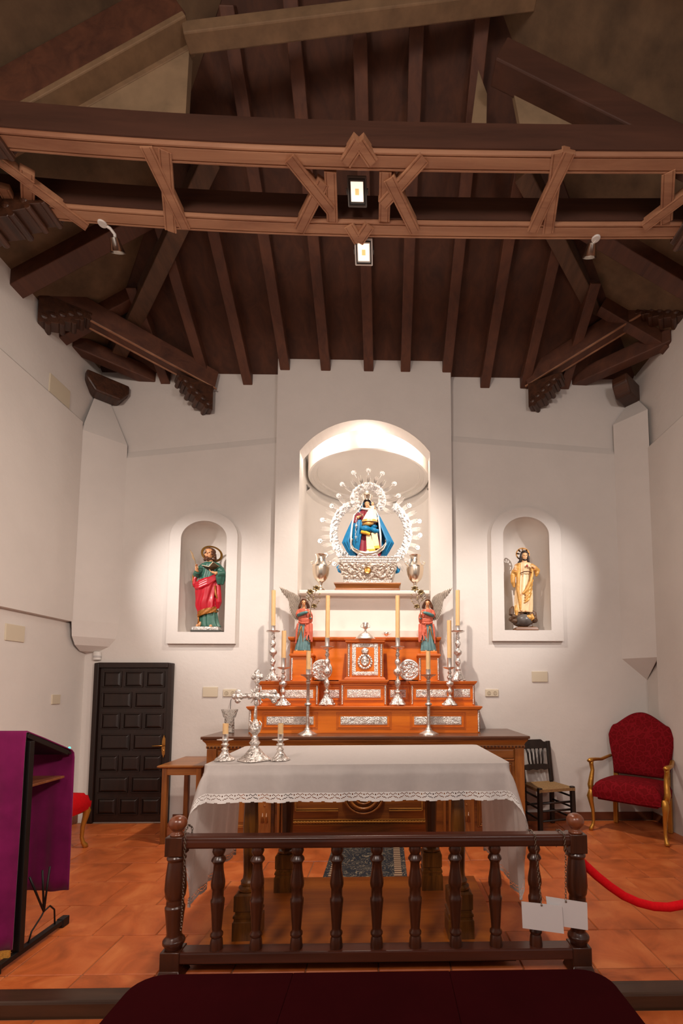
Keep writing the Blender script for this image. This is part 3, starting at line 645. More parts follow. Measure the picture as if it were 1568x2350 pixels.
t = thing('chain', 'thin chain looped over the left end of the rail', 'chain', P(425, 1930, Y=YRL-.045)); m = MB()
chain(m, [(0, .09, -.04), (0, .085, .045), (0, .04, .072), (0, -.003, .05), (.003, -.005, -.12), (-.006, 0, -.45)], .018, .0018); m.build('links', M_CHAIN, t)
# ---- red barrier rope hooked to the rail post
M_ROPE = plain('red_velvet_rope', 'd80c18', .8, 0, .1, 60, .1, spec=.15)
rp = [P(x, y, Y=2.60) for x, y in ((1302, 1944), (1318, 1960), (1340, 1982), (1370, 2010), (1400, 2034), (1432, 2056), (1465, 2071), (1500, 2080), (1535, 2082), (1568, 2076), (1605, 2062), (1645, 2040), (1690, 2005), (1735, 1965))]
rope = thing('barrier_rope', 'thick red velvet barrier rope sagging from the right rail post', 'rope', rp[0])
MB().tube([p-rp[0] for p in rp], .0235, 12).build('rope', M_ROPE, rope, smooth=True)
MB().lathe([(.014, -.03), (.02, -.02), (.02, .02), (.012, .03)], 12).build('end_cap', M_BRASS, rope, smooth=True)
MB().tube([(0, 0, 0), (-.02, -.03, .02), (-.01, -.07, .02)], .006, 6).build('hook', M_BRASS, rope, smooth=True)
st2 = thing('rope_post', 'brass post holding the far end of the red rope', 'post', (rp[-1].x+.02, 2.60, 0))
MB().lathe([(.14, 0), (.14, .015), (.05, .03), (.022, .05), (.022, .72), (.034, .74), (.034, .77), (.012, .80), (.03, .83), (.012, .86)], 20).build('pole', M_BRASS, st2, smooth=True, angle=40)
# ================================================================ platform, altar table and cloth
M_PLAT = wood('platform_wood', '964a10', 'c26e1e', .7, 'x', .4, .1, .2)
pl = thing('wooden_platform', 'low brown wooden platform under the cloth-covered altar table', 'platform', (-.185, 3.12, 0))
MB().box(-.87, .87, -.51, .52, .028, .06).build('board', M_PLAT, pl, bevel=.006)
MB().box(-.90, .90, -.525, -.50, .02, .055).build('front_board', wood('platform_edge', '1c0e08', '33190d', .7, 'x', .5), pl, bevel=.004)
for x in (-.72, .62):
    for y in (-.42, .42): MB().cbox((x, y, .014), .09, .09, .028).build('foot', M_PLAT, pl)
TZ = 1.06
M_GILT = wood('gilded_walnut', '321a08', '7f4d1a', 1.6, 'z', .3, .35, .3)
tab = thing('altar_table', 'carved gilded wooden altar table on turned legs standing on the platform', 'table', (-.165, 3.16, .06), radians(1.6))
MB().box(-.87, .87, -.43, .43, TZ-.06-.05, TZ-.06-.004).build('table_top', M_GILT, tab, bevel=.006)
ap = MB(); 
for (a, b_, c_, d_) in ((-.66, .56, -.37, -.33), (-.60, .54, .27, .31), (-.66, -.62, -.35, .29), (.56, .6, -.35, .29)): ap.box(a, b_, c_, d_, .82, .95)
ap.build('apron', M_GILT, tab, bevel=.004)
leg = MB().stack((0, 0, 0), [(.15, .15, 0), (.15, .15, .10), (.135, .135, .105), (.135, .135, .118), (.145, .145, .122), (.145, .145, .135), (.125, .125, .14), (.125, .125, .155), (.14, .14, .16), (.14, .14, .245), (.115, .115, .255)])
leg.lathe([(.05, .25), (.062, .262), (.062, .275), (.045, .285), (.05, .295), (.05, .305), (.038, .32), (.035, .35), (.04, .5), (.043, .62), (.038, .76), (.034, .80), (.045, .81), (.046, .825), (.036, .835), (.05, .86), (.058, .89), (.058, .95)], 16, mod=lambda a, z: 1+.05*cos(8*a)*(1 if .3 < z < .79 else 0))
l0 = leg.build('leg', M_GILT, tab, smooth=True, angle=35)
RT = Matrix.Rotation(-radians(1.6), 4, 'Z')
for i, (a, Zl) in enumerate((((563, 2157), .06), ((1058, 2153), .06), ((653, 2047), .06), ((992, 2042), .06))):
    q = P(*a, Z=.06); q.y += .06
    o = l0 if i == 0 else l0.copy()
    if i: COL.objects.link(o)
    o.location = RT @ (q-V((-.165, 3.16, .06)))
M_LINEN = plain('white_linen', 'd3ccc8', .85, 0, .05, 30, .08)
for mm_ in (M_LINEN,):                              # thin cloth lets some light through
    nt = mm_.node_tree; pb = nt.nodes['Principled BSDF']; tl = nt.nodes.new('ShaderNodeBsdfTranslucent'); tl.inputs[0].default_value = lin('e6e0dc'); mx = nt.nodes.new('ShaderNodeMixShader'); mx.inputs[0].default_value = .35
    nt.links.new(pb.outputs[0], mx.inputs[1]); nt.links.new(tl.outputs[0], mx.inputs[2]); nt.links.new(mx.outputs[0], nt.nodes['Material Output'].inputs[0])
M_LACE = plain('white_lace', 'dcd7d3', .85)
cloth = thing('altar_cloth', 'white linen altar cloth with lace hem draped over the altar table', 'tablecloth', (-.165, 3.16, TZ), radians(1.6))
hx, hy, cr = .895, .45, .04; FD = .15
def border(s):                                     # s in 0..1 round the table, starting at the middle of the back
    segs = []
    C4 = [(hx-cr, hy-cr, pi/2, 0), (hx-cr, -hy+cr, 0, -pi/2), (-hx+cr, -hy+cr, -pi/2, -pi), (-hx+cr, hy-cr, pi, pi/2)]
    LX, LY, AR = 2*(hx-cr), 2*(hy-cr), .45         # corners get .45 m of parameter each so that folds have room
    tot = 2*LX+2*LY+4*AR; d = (s % 1)*tot
    for k, (ln, typ) in enumerate(((LX/2, 'b'), (AR, 0), (LY, 'r'), (AR, 1), (LX, 'f'), (AR, 2), (LY, 'l'), (AR, 3), (LX/2, 'b2'))):
        if d <= ln or k == 8:
            t = min(1, d/ln)
            if typ == 'b': return V((t*(hx-cr), hy, 0)), V((0, 1, 0)), 'x', FD, 0, t
            if typ == 'b2': return V((-(1-t)*(hx-cr), hy, 0)), V((0, 1, 0)), 'x', FD, 0, t
            if typ == 'r': return V((hx, (hy-cr)*(1-2*t), 0)), V((1, 0, 0)), 'y', .75, 0, t
            if typ == 'f': return V(((hx-cr)*(1-2*t), -hy, 0)), V((0, -1, 0)), 'x', FD, 0, t
            if typ == 'l': return V((-hx, (hy-cr)*(2*t-1), 0)), V((-1, 0, 0)), 'y', .75, 0, t
            x, y, a0, a1 = C4[typ]; a = a0+(a1-a0)*t; n_ = V((cos(a), sin(a), 0)); k2 = t if typ in (0, 2) else 1-t
            k2 = k2 if typ in (0,) else (k2 if typ == 2 else k2)
            sm = k2*k2*(3-2*k2); dr = FD+(.75-FD)*sm**1.6
            return V((x, y, 0))+n_*cr, n_, 'c', dr, sin(pi*t), t
        d -= ln
def hang(s, v, ex=0):
    p, n_, typ, dr, c_, t = border(s)
    ext = 1+ex/dr; vv = v*ext
    wv = (sin(s*2*pi*23+1.3)*.5+sin(s*2*pi*41+.4)*.3)*(.016 if typ == 'x' else .022)*vv
    fl = .012+.03*vv+(.055*vv*c_ if c_ else 0)+wv+(.02*vv if typ == 'y' else 0)
    return p+n_*fl*min(1, vv*3)+V((0, 0, -.004*0-dr*vv))
cl_ = MB(); NS = 300
cl_.grid(lambda u, v: hang(u, v), NS, 14, cu=True)
cl_.add([hang(i/NS, 0)+V((0, 0, 0)) for i in range(NS)], [tuple(range(NS))])
co = cl_.build('linen', M_LINEN, cloth, smooth=True, angle=50)
lace = MB(); NL = 1040
def lskip(i, j):
    k = i % 10; tri = abs(k-5)
    if j == 1: return k in (2, 8)
    if j == 2: return k in (1, 3, 7, 9, 5)
    if j == 3: return k in (0, 5)
    if j == 5: return tri in (4,)
    if j == 6: return tri in (2, 3) and k != 5
    if j == 7: return tri in (1,)
    if j == 11: return tri in (5, 4)
    return False
lace.grid(lambda u, v: hang(u, 1, .05*v)+V((0, 0, 0)), NL, 13, cu=True, skip=lskip)
lo = lace.build('lace_hem', M_LACE, cloth, smooth=True)
# ---- rug behind the platform
def rugmat():
    m, nt, b = nodes('rug_weave'); co_ = coords(nt)
    v1 = N(nt, 'ShaderNodeTexNoise', Scale=9.0, Detail=1.0, Distortion=3.0); nt.links.new(co_, v1.inputs['Vector'])
    col = ramp(nt, v1.outputs[0], [(.0, lin('15181f')), (.47, lin('171a22')), (.5, lin('8f7f66')), (.53, lin('171a22'))])
    sp = nt.nodes.new('ShaderNodeSeparateXYZ'); nt.links.new(co_, sp.inputs[0]); ab = N(nt, 'ShaderNodeMath', operation='ABSOLUTE'); nt.links.new(sp.outputs[0], ab.inputs[0])
    gt = N(nt, 'ShaderNodeMath', operation='GREATER_THAN'); gt.inputs[1].default_value = .235; nt.links.new(ab.outputs[0], gt.inputs[0])
    gt2 = N(nt, 'ShaderNodeMath', operation='LESS_THAN'); gt2.inputs[1].default_value = .295; nt.links.new(ab.outputs[0], gt2.inputs[0])
    an = N(nt, 'ShaderNodeMath', operation='MULTIPLY'); nt.links.new(gt.outputs[0], an.inputs[0]); nt.links.new(gt2.outputs[0], an.inputs[1])
    wv = N(nt, 'ShaderNodeTexWave', Scale=7.0, bands_direction='Y', Distortion=.5); nt.links.new(co_, wv.inputs['Vector'])
    c2 = ramp(nt, wv.outputs[0], [(.45, lin('4a2f22')), (.55, lin('9c8468'))])
    mx = N(nt, 'ShaderNodeMix', data_type='RGBA'); nt.links.new(an.outputs[0], mx.inputs[0]); nt.links.new(col, mx.inputs[6]); nt.links.new(c2, mx.inputs[7])
    nt.links.new(mx.outputs[2], b.inputs['Base Color']); b.inputs['Roughness'].default_value = .95; return m
rg_ = MB().box(-.335, .335, -.37, .37, 0, .012).build('rug', rugmat(), bevel=.004); rg_.location = (-.16, 4.08, 0); tag(rg_, 'dark navy patterned rug with striped border on the floor behind the platform', 'rug')
# ================================================================ back altar (long cabinet)
M_WAL = wood('walnut_altar', '5e2f10', 'ab6a2a', 1.0, 'x', .35, .15, .3); M_WALZ = wood('walnut_altar_upright', '5e2f10', 'a8672a', 1.0, 'z', .35, .15, .3); M_WALD = wood('walnut_dark', '2a1408', '5a3010', 1.0, 'x', .4, .2)
AX0, AX1, AY, AZ = -1.70, 1.34, 4.47, 1.045
acx = (AX0+AX1)/2; aw = AX1-AX0; ad_ = YP-AY-.01; acy = (AY+YP-.01)/2
alt = thing('altar_cabinet', 'long carved walnut altar cabinet standing against the back wall', 'altar', (acx, acy, 0))
hd = ad_/2
MB().box(-aw/2, aw/2, -hd, hd, .10, AZ-.12).build('body', M_WAL, alt, bevel=.004)
MB().stack((0, 0, 0), [(aw+.04, ad_+.02, 0), (aw+.04, ad_+.02, .07), (aw+.01, ad_, .10)]).build('plinth', M_WALD, alt, bevel=.004)
MB().stack((0, -.02, 0), [(aw-.02, ad_-.02, AZ-.125), (aw+.02, ad_+.0, AZ-.115), (aw+.02, ad_+.0, AZ-.095), (aw+.01, ad_-.01, AZ-.09), (aw+.03, ad_+.01, AZ-.065), (aw+.075, ad_+.045, AZ-.04), (aw+.075, ad_+.045, AZ-.028)]).build('cornice', M_WAL, alt, bevel=.003)
MB().box(-aw/2-.05, aw/2+.05, -hd-.06, hd, AZ-.028, AZ).build('top', wood('altar_top_wood', '3a2013', '6a4128', .8, 'x', .3, .1, .3), alt, bevel=.006)
dn = MB()
for i in range(90): x = -aw/2+.01+(aw-.02)*i/89; dn.cbox((x, -hd-.018, AZ-.105), .016, .02, .016)
dn.build('dentil_band', M_WALD, alt); kids(alt)[-1]['kind'] = 'stuff'
M_GILTX = wood('gilt_moulding', '6a3c10', 'b98238', 1.5, 'x', .35, .3)
def frame_panel(x0, x1, z0, z1, name='panel', mould=.03, raised=True):
    m = MB()
    for k, (i, o_) in enumerate(((0, .012), (.012, .022), (.024, .016))):
        a, b_, c_, d_ = x0+i, x1-i, z0+i, z1-i; t_ = .010
        for q in ((a, b_, d_-t_, d_), (a, b_, c_, c_+t_), (a, a+t_, c_, d_), (b_-t_, b_, c_, d_)): m.box(q[0], q[1], -hd-o_, -hd+.005, q[2], q[3])
    if raised: m.box(x0+mould+.03, x1-mould-.03, -hd-.008, -hd+.005, z0+mould+.03, z1-mould-.03)
    return m.build(name, M_WALZ, alt, bevel=.002, seg=1)
for s in (-1, 1):
    e = s*(aw/2)
    MB().box(min(e, e-s*.09), max(e, e-s*.09), -hd-.025, -hd+.01, .10, AZ-.12).build('pilaster', M_WALZ, alt, bevel=.005)
    xa, xb = sorted((e-s*.10, e-s*.48)); frame_panel(xa+.02, xb-.02, .18, AZ-.26, 'cabinet_door')
    dr = MB().box(xa, xb, -hd-.018, -hd+.01, AZ-.215, AZ-.135); d0 = dr.build('drawer', M_WAL, alt, bevel=.008)
    MB().box(xa, xb, -hd-.026, -hd, AZ-.235, AZ-.222).build('moulding', M_WALZ, alt, bevel=.003)
    xa, xb = sorted((e-s*.49, e-s*.62)); MB().box(xa, xb, -hd-.03, -hd+.01, .10, AZ-.12).build('pilaster', M_WALZ, alt, bevel=.005)
    # carved pilaster with a chain of rings and tassels
    X0, X1 = (P(592, 1860, Y=AY).x-acx, P(626, 1860, Y=AY).x-acx) if s < 0 else (P(1056, 1860, Y=AY).x-acx, P(1084, 1860, Y=AY).x-acx)
    cxx = (X0+X1)/2; pp = MB().box(X0-.02, X1+.02, -hd-.02, -hd+.01, .14, AZ-.14).build('carved_pilaster', M_WALD, alt, bevel=.004)
    g = MB(); zc = AZ-.2
    while zc > .37:
        g.tube([(cxx+.032*cos(a_), -hd-.024, zc+.036*sin(a_)) for a_ in [2*pi*i/14 for i in range(14)]], .006, 5, closed=True); g.ball((cxx, -hd-.024, zc), (.016, .01, .016), 8, 5); zc -= .075
    g.build('ring_chain', M_WALZ, pp, smooth=True)
    for q in (-1, 1): MB().lathe([(.006, .06), (.006, .03), (.013, .028), (.009, .018), (.016, -.03), (.004, -.034)], 8, (cxx+q*.018, -hd-.03, .27)).build('tassel', M_WALZ, pp, smooth=True); MB().tube([(cxx+q*.006, -hd-.026, .375), (cxx+q*.022, -hd-.026, .35), (cxx+q*.018, -hd-.026, .32)], .004, 5).build('cord', M_WALZ, pp)
    for off in (.06, .10, .15):
        xx = (X1 if s < 0 else X0)-s*off; MB().box(xx-.012, xx+.012, -hd-.035+.01*(off > .1), -hd+.01, .12, AZ-.14).build('moulding', M_WALZ, alt, bevel=.004)
cp0, cp1 = P(667, 1880, Y=AY).x-acx, P(981, 1880, Y=AY).x-acx
MB().box(cp0, cp1, -hd-.012, -hd+.01, .13, AZ-.14).build('center_panel', M_WAL, alt, bevel=.004)
zr1 = P(820, 1885, Y=AY).z; zr2 = P(820, 1859, Y=AY).z
m = MB(); n_ = 44
for i in range(n_): x = cp0+.02+(cp1-cp0-.04)*i/(n_-1); m.ball((x, -hd-.024, zr1), (.019, .012, .013), 6, 4)
m.box(cp0+.01, cp1-.01, -hd-.02, -hd, zr1-.03, zr1-.02); m.box(cp0+.01, cp1-.01, -hd-.02, -hd, zr1+.018, zr1+.024); m.build('rope_moulding', M_GILTX, alt, smooth=True, angle=40)
rcx = P(835, 1860, Y=AY).x-acx; rz0 = zr2+.16
for R_, r_ in ((.19, .014), (.165, .008), (.145, .016), (.10, .01)):
    MB().tube([(rcx+R_*cos(2*pi*i/40), -hd-.02, rz0+R_*sin(2*pi*i/40)) for i in range(40)], r_, 6, closed=True).build('roundel_ring', M_WALZ, alt, smooth=True)
MB().ball((rcx, -hd-.01, rz0), (.07, .025, .07), 16, 8).build('roundel_boss', M_WALZ, alt, smooth=True)
for s in (-1, 1):
    xa = rcx+s*.24; xb = cp0+.05 if s < 0 else cp1-.05
    a_, b_ = sorted((xa, xb)); m = MB()
    for q in ((a_, b_, zr2-.008, zr2+.006), (a_, b_, zr2+.012, zr2+.02), (xb-.008, xb+.008, zr2, rz0+.2), (a_, b_, rz0+.19, rz0+.205)): m.box(q[0], q[1], -hd-.026, -hd, q[2], q[3])
    m.build('panel_moulding', M_GILTX, alt, bevel=.003)
# ---- small side table left of the altar
sd = thing('side_table', 'small walnut side table squeezed between the door and the altar', 'table', (-1.99, 4.86, 0))
MB().stack((0, 0, .725), [(.40, .58, 0), (.45, .62, .012), (.45, .62, .024), (.42, .60, .03)]).build('table_top', M_WAL, sd, bevel=.003)
MB().box(-.18, .18, -.27, .27, .655, .725).build('apron', M_WAL, sd, bevel=.004)
for x in (-.165, .165):
    for y in (-.25, .25): MB().beam((x, y, 0), (x, y, .73), .05, .05, (0, 1, 0)).build('leg', M_WALZ, sd, bevel=.006)
# ================================================================ chairs
def damask():
    m, nt, b = nodes('red_damask'); co_ = coords(nt)
    v1 = N(nt, 'ShaderNodeTexVoronoi', Scale=17.0, feature='DISTANCE_TO_EDGE'); nz = N(nt, 'ShaderNodeTexNoise', Scale=14.0, Detail=2.0); nt.links.new(co_, nz.inputs['Vector'])
    mx = N(nt, 'ShaderNodeMix', data_type='VECTOR'); mx.inputs[0].default_value = .06; nt.links.new(co_, mx.inputs[4]); nt.links.new(nz.outputs['Color'], mx.inputs[5]); nt.links.new(mx.outputs[1], v1.inputs['Vector'])
    col = ramp(nt, v1.outputs['Distance'], [(.0, lin('7a0e18')), (.06, lin('760c16')), (.12, lin('64060d')), (.3, lin('6a070f')), (.45, lin('760c16'))])
    nt.links.new(col, b.inputs['Base Color']); b.inputs['Roughness'].default_value = .85; b.inputs['Specular IOR Level'].default_value = .12; return m
M_RED = damask(); M_GOLD = metal('gold_paint', 'c08a3a', .38, .15, 40); M_GOLD.node_tree.nodes['Principled BSDF'].inputs['Metallic'].default_value = .75
def cushion(w0, w1, d, h, dome=.03):               # seat: w0 front, w1 back, y from -d/2 (front) to d/2
    m = MB()
    def f(u, v):
        y = -d/2+d*v; wd = w0+(w1-w0)*v; x = (u-.5)*wd
        e = min(1, (1-abs(2*u-1))*5, (1-abs(2*v-1))*5); e = sin(e*pi/2)
        return (x, y-.03*(1-v)*cos((u-.5)*pi), h*.45+h*.55*e+dome*(1-(2*u-1)**2)*(1-(2*v-1)**2))
    m.grid(f, 21, 21); m.grid(lambda u, v: (f(u, v)[0]*.98, f(u, v)[1]*.98, 0), 21, 21)
    for a in range(4):
        g = (lambda t: (t, 0), lambda t: (1, t), lambda t: (1-t, 1), lambda t: (0, 1-t))[a]
        m.grid(lambda u, v: tuple(V((f(*g(u))[0]*(.98+.02*v), f(*g(u))[1]*(.98+.02*v), f(*g(u))[2]*v))+V((0, 0, 0))), 21, 4)
    return m
def cabriole(L=.40, s=1):                          # curved leg: foot at origin, knee forward
    pts = [(0, -.030, .0), (0, -.022, .02), (0, -.004, .05), (0, .008, .10), (0, .004, L*.5), (0, -.015, L*.72), (0, -.024, L*.85), (0, -.005, L*.97), (0, .0, L)]
    r = [.020, .024, .018, .016, .019, .026, .034, .034, .030]
    return MB().tube(pts, r, 10)
ac = thing('armchair', 'red damask upholstered armchair with gilded frame in the right corner', 'armchair', (2.615, 4.86, 0), radians(-46))
o = cushion(.66, .60, .52, .17, .03).build('seat', M_RED, ac, smooth=True, angle=60); o.location = (0, -.01, .36)
for s in (-1, 1):
    MB().beam((s*.27, .235, 0), (s*.27, .245, .40), .045, .05, (0, 1, 0)).build('leg', M_GOLD, ac, bevel=.006)
    q = cabriole(.42).build('leg', M_GOLD, ac, smooth=True); q.location = (s*.345, -.225, 0); q.rotation_euler = (0, 0, s*radians(35))
    MB().tube([(s*.355, -.205, .40), (s*.37, -.20, .47), (s*.36, -.185, .56), (s*.355, -.17, .62), (s*.365, -.17, .68), (s*.365, -.175, .715)], [.03, .03, .024, .02, .022, .026], 8).build('arm_support', M_GOLD, ac, smooth=True)
    MB().tube([(s*.368, -.22, .722), (s*.368, -.17, .728), (s*.36, -.05, .722), (s*.345, .06, .712), (s*.325, .18, .73), (s*.31, .25, .74)], [.024, .032, .027, .024, .022, .022], 8, flat=.7).build('armrest', M_GOLD, ac, smooth=True)
    MB().beam((s*.26, .245, .40), (s*.26, .26, .62), .045, .04, (0, 1, 0)).build('back_post', M_GOLD, ac, bevel=.005)
MB().box(-.29, .29, -.23, .23, .33, .39).build('seat_frame', M_RED, ac, bevel=.01)
bk = []
for i in range(41):                                # camel-backed outline
    t = i/40; x = -1+2*t; bk.append((x*.335, 1.09+.145*max(0, cos(x*pi*.62))**1.2 if abs(x) < .8 else 1.09+.005-.12*((abs(x)-.8)/.2)**2))
poly = [(-.275, .55), (.275, .55), (.29, .7), (.325, .88)]+[(a, b_) for a, b_ in bk[::-1]]+[(-.325, .88), (-.29, .7)]
def pad(poly, y0, y1, rimr=.02):
    m = MB(); cxp = sum(p[0] for p in poly)/len(poly); czp = sum(p[1] for p in poly)/len(poly); n_ = len(poly); rows_ = [(1, y1), (1.0, y0+.03), (.975, y0+.012), (.93, y0+.003), (.8, y0-.006), (.5, y0-.012), (.2, y0-.014)]
    vs_ = [(cxp+(a-cxp)*k, yy+(b_-.55)*.10, czp+(b_-czp)*k) for k, yy in rows_ for a, b_ in poly]; fs = [(r*n_+i, r*n_+(i+1) % n_, (r+1)*n_+(i+1) % n_, (r+1)*n_+i) for r in range(len(rows_)-1) for i in range(n_)]
    fs += [tuple(range(n_-1, -1, -1)), tuple((len(rows_)-1)*n_+i for i in range(n_))]; return m.add(vs_, fs)
pad(poly, .20, .27).build('backrest', M_RED, ac, smooth=True, angle=60)
# ---- gilded stool behind the lectern
sl_ = thing('upholstered_stool', 'bright red seat on gilded curved legs, half hidden behind the purple lectern', 'stool', (-3.05, 4.25, 0), radians(90))
o = cushion(.60, .60, .46, .15, .02).build('seat', plain('bright_red_velvet', 'b00a12', .85, 0, .1, 40, spec=.1), sl_, smooth=True, angle=60); o.location = (0, 0, .36)
MB().box(-.27, .27, -.2, .2, .33, .38).build('seat_frame', M_GOLD, sl_, bevel=.01)
for sx in (-1, 1):
    for sy in (-1, 1):
        q = cabriole(.40).build('leg', M_GOLD, sl_, smooth=True); q.location = (sx*.255, sy*.19, 0); q.rotation_euler = (0, 0, sx*radians(40) if sy < 0 else pi-sx*radians(40))
# ---- rush-seated chair
M_EBON = wood('ebonised_wood', '0f0a08', '2a1d16', 1, 'z', .4, .2); M_RUSH = plain('woven_rush', '8a6a42', .8, 0, .35, 90, .5)
rc = thing('rush_chair', 'black spindle-back chair with woven rush seat beside the altar', 'chair', (1.75, 5.02, 0), radians(14))
for s in (-1, 1):
    MB().beam((s*.20, -.175, 0), (s*.195, -.17, .47), .045, .045, (0, 1, 0)).build('leg', M_EBON, rc, bevel=.008)
    MB().beam((s*.17, .165, 0), (s*.175, .17, .46), .042, .042, (0, 1, 0)).beam((s*.175, .17, .46), (s*.18, .235, .90), .042, .038, (0, 1, 0)).build('leg', M_EBON, rc, bevel=.006)
    for z in (.14, .25, .36): MB().tube([(s*.195, -.17, z), (s*.175, .165, z+.01)], .011, 8).build('stretcher', M_EBON, rc, smooth=True)
for z in (.13, .23, .31): MB().tube([(-.19, -.172, z), (.19, -.172, z)], .012, 8).build('stretcher', M_EBON, rc, smooth=True)
MB().tube([(-.17, .168, .22), (.17, .168, .22)], .012, 8).build('stretcher', M_EBON, rc, smooth=True)
se = MB()
def rush(u, v):
    x, y = (u-.5)*2, (v-.5)*2; w_ = .215-.03*v; k = max(abs(x), abs(y)); return (x*w_, y*.195, .455+.012*sin(k*40)*.15-.012*(1-k)+(.0 if abs(abs(x)-abs(y)) > .08 else -.005))
se.grid(rush, 25, 25); se.grid(lambda u, v: tuple(V(rush(u, v))-V((0, 0, .03))), 25, 25)
for a in range(4):
    g = (lambda t: (t, 0), lambda t: (1, t), lambda t: (1-t, 1), lambda t: (0, 1-t))[a]; se.grid(lambda u, v: tuple(V(rush(*g(u)))-V((0, 0, .03*(1-v)))), 25, 2)
se.build('seat', M_RUSH, rc, smooth=True, angle=60)
def backrail(z0, h, up):
    pf = [(-.165, z0), (.165, z0), (.165, z0+h*.7), (.12, z0+h*.75), (.09, z0+h), (-.09, z0+h), (-.12, z0+h*.75), (-.165, z0+h*.7)] if up else [(-.165, z0+.012), (-.1, z0), (-.05, z0+.012), (0, z0), (.05, z0+.012), (.1, z0), (.165, z0+.012), (.165, z0+h), (.1, z0+h+.012), (-.1, z0+h+.012), (-.165, z0+h)]
    m = MB().prism(pf, -.012, .012); m.v = [V((p.x, p.y+.17+(p.z-.46)*.148, p.z)) for p in m.v]; return m
backrail(.82, .10, True).build('crest_rail', M_EBON, rc, bevel=.004); backrail(.585, .055, False).build('back_rail', M_EBON, rc, bevel=.004)
for k in range(5):
    x = -.09+.045*k; MB().tube([(x*.9, .195, .64), (x, .205, .70), (x, .215, .77), (x*1.25, .225, .83)], [.008, .010, .012, .007], 6).build('spindle', M_EBON, rc, smooth=True)
# ================================================================ lectern with purple cloth
M_PURP = plain('purple_velvet', '6a1446', .85, 0, .25, 5, .1, spec=.1, sheen=.12); M_IRON = plain('black_iron', '16110f', .5, .3)
LX1 = -2.03; LW = .50
le = thing('lectern', 'iron lectern draped with purple velvet at the left edge', 'lectern', (LX1-LW/2, 2.80, 0))
for s in (-1, 1):
    x = s*(LW/2-.012)
    f = MB().beam((x, -.26, .035), (x, .27, .035), .035, .03).build('foot_bar', M_IRON, le, bevel=.004)
    for y in (-.255, .265): MB().prism([(y-.03, 0), (y+.03, 0), (y+.03, .055), (y-.03, .055)], x-.022, x+.022, 'x').build('foot_pad', M_IRON, f, bevel=.006)
    MB().beam((x, -.10, .05), (x, -.11, 1.20), .05, .035, (0, 1, 0)).build('post', M_IRON, le, bevel=.003)
    MB().beam((x, -.13, 1.235), (x, .21, 1.09), .03, .03).build('side_rail', M_IRON, le, bevel=.003)
    rd = MB()
    for a in (-.04, .06, .12): rd.tube([(x, a, .42), (x, .09, .17)], .006, 6)
    rd.tube([(x, .09, .17), (x, .07, .15), (x, .0, .10), (x, -.02, .05)], .005, 6); rd.tube([(x, .09, .17), (x, .14, .18), (x, .18, .14), (x, .19, .05)], .005, 6)
    rd.build('wire_brace', M_IRON, le, smooth=True)
MB().beam((-LW/2, -.10, .95), (LW/2, -.10, .95), .03, .03, (0, 1, 0)).build('cross_bar', M_IRON, le)
MB().box(-LW/2+.02, LW/2-.02, -.10, .22, .93, .945).build('shelf', wood('lectern_shelf', '5a2f18', '8a5230', 1, 'x', .4), le, bevel=.003)
tp = MB().add([(-LW/2, -.15, 1.235), (LW/2, -.15, 1.235), (LW/2, .24, 1.075), (-LW/2, .24, 1.075), (-LW/2, -.15, 1.25), (LW/2, -.15, 1.25), (LW/2, .24, 1.09), (-LW/2, .24, 1.09)], [(0, 3, 2, 1), (4, 5, 6, 7), (0, 1, 5, 4), (1, 2, 6, 5), (2, 3, 7, 6), (3, 0, 4, 7)])
tp.build('desk_board', M_IRON, le)
def drape(path, amp, name):                        # cloth sheet over the desk, following a profile in the y-z plane
    m = MB(); n_ = len(path)
    def f(u, v):
        t = v*(n_-1); i = min(n_-2, int(t)); q = t-i; y = path[i][0]*(1-q)+path[i+1][0]*q; z = path[i][1]*(1-q)+path[i+1][1]*q; k = path[i][2]*(1-q)+path[i+1][2]*q
        x = -LW/2-.005+(LW+.01)*u
        return (x, y+amp*k*(sin(u*13+.5)+.5*sin(u*29)), z)
    m.grid(f, 33, (n_-1)*4+1); o_ = m.build(name, M_PURP, le, smooth=True); s_ = o_.modifiers.new('thick', 'SOLIDIFY'); s_.thickness = .006; return o_
drape([(-.165, .085, 1), (-.165, .4, 1), (-.16, .8, .6), (-.158, 1.15, .1), (-.155, 1.25, 0), (-.145, 1.262, 0), (0, 1.205, 0), (.24, 1.106, 0), (.262, 1.085, 0), (.268, 1.05, .1), (.27, .8, .5), (.272, .5, 1), (.275, .215, 1)], .010, 'velvet_cloth')
MB().box(-LW/2, LW/2, -.172, -.160, .045, .085).build('gold_fringe', plain('gold_fringe', 'b07a2a', .7, 0, .3, 120, .5), le)
MB().ball((LW/2-.01, .235, 1.118), .008, 8, 6).build('led_indicator', plain('teal_led', '40d0c0', .4, emit=('50e0d0', 1.5)), le)
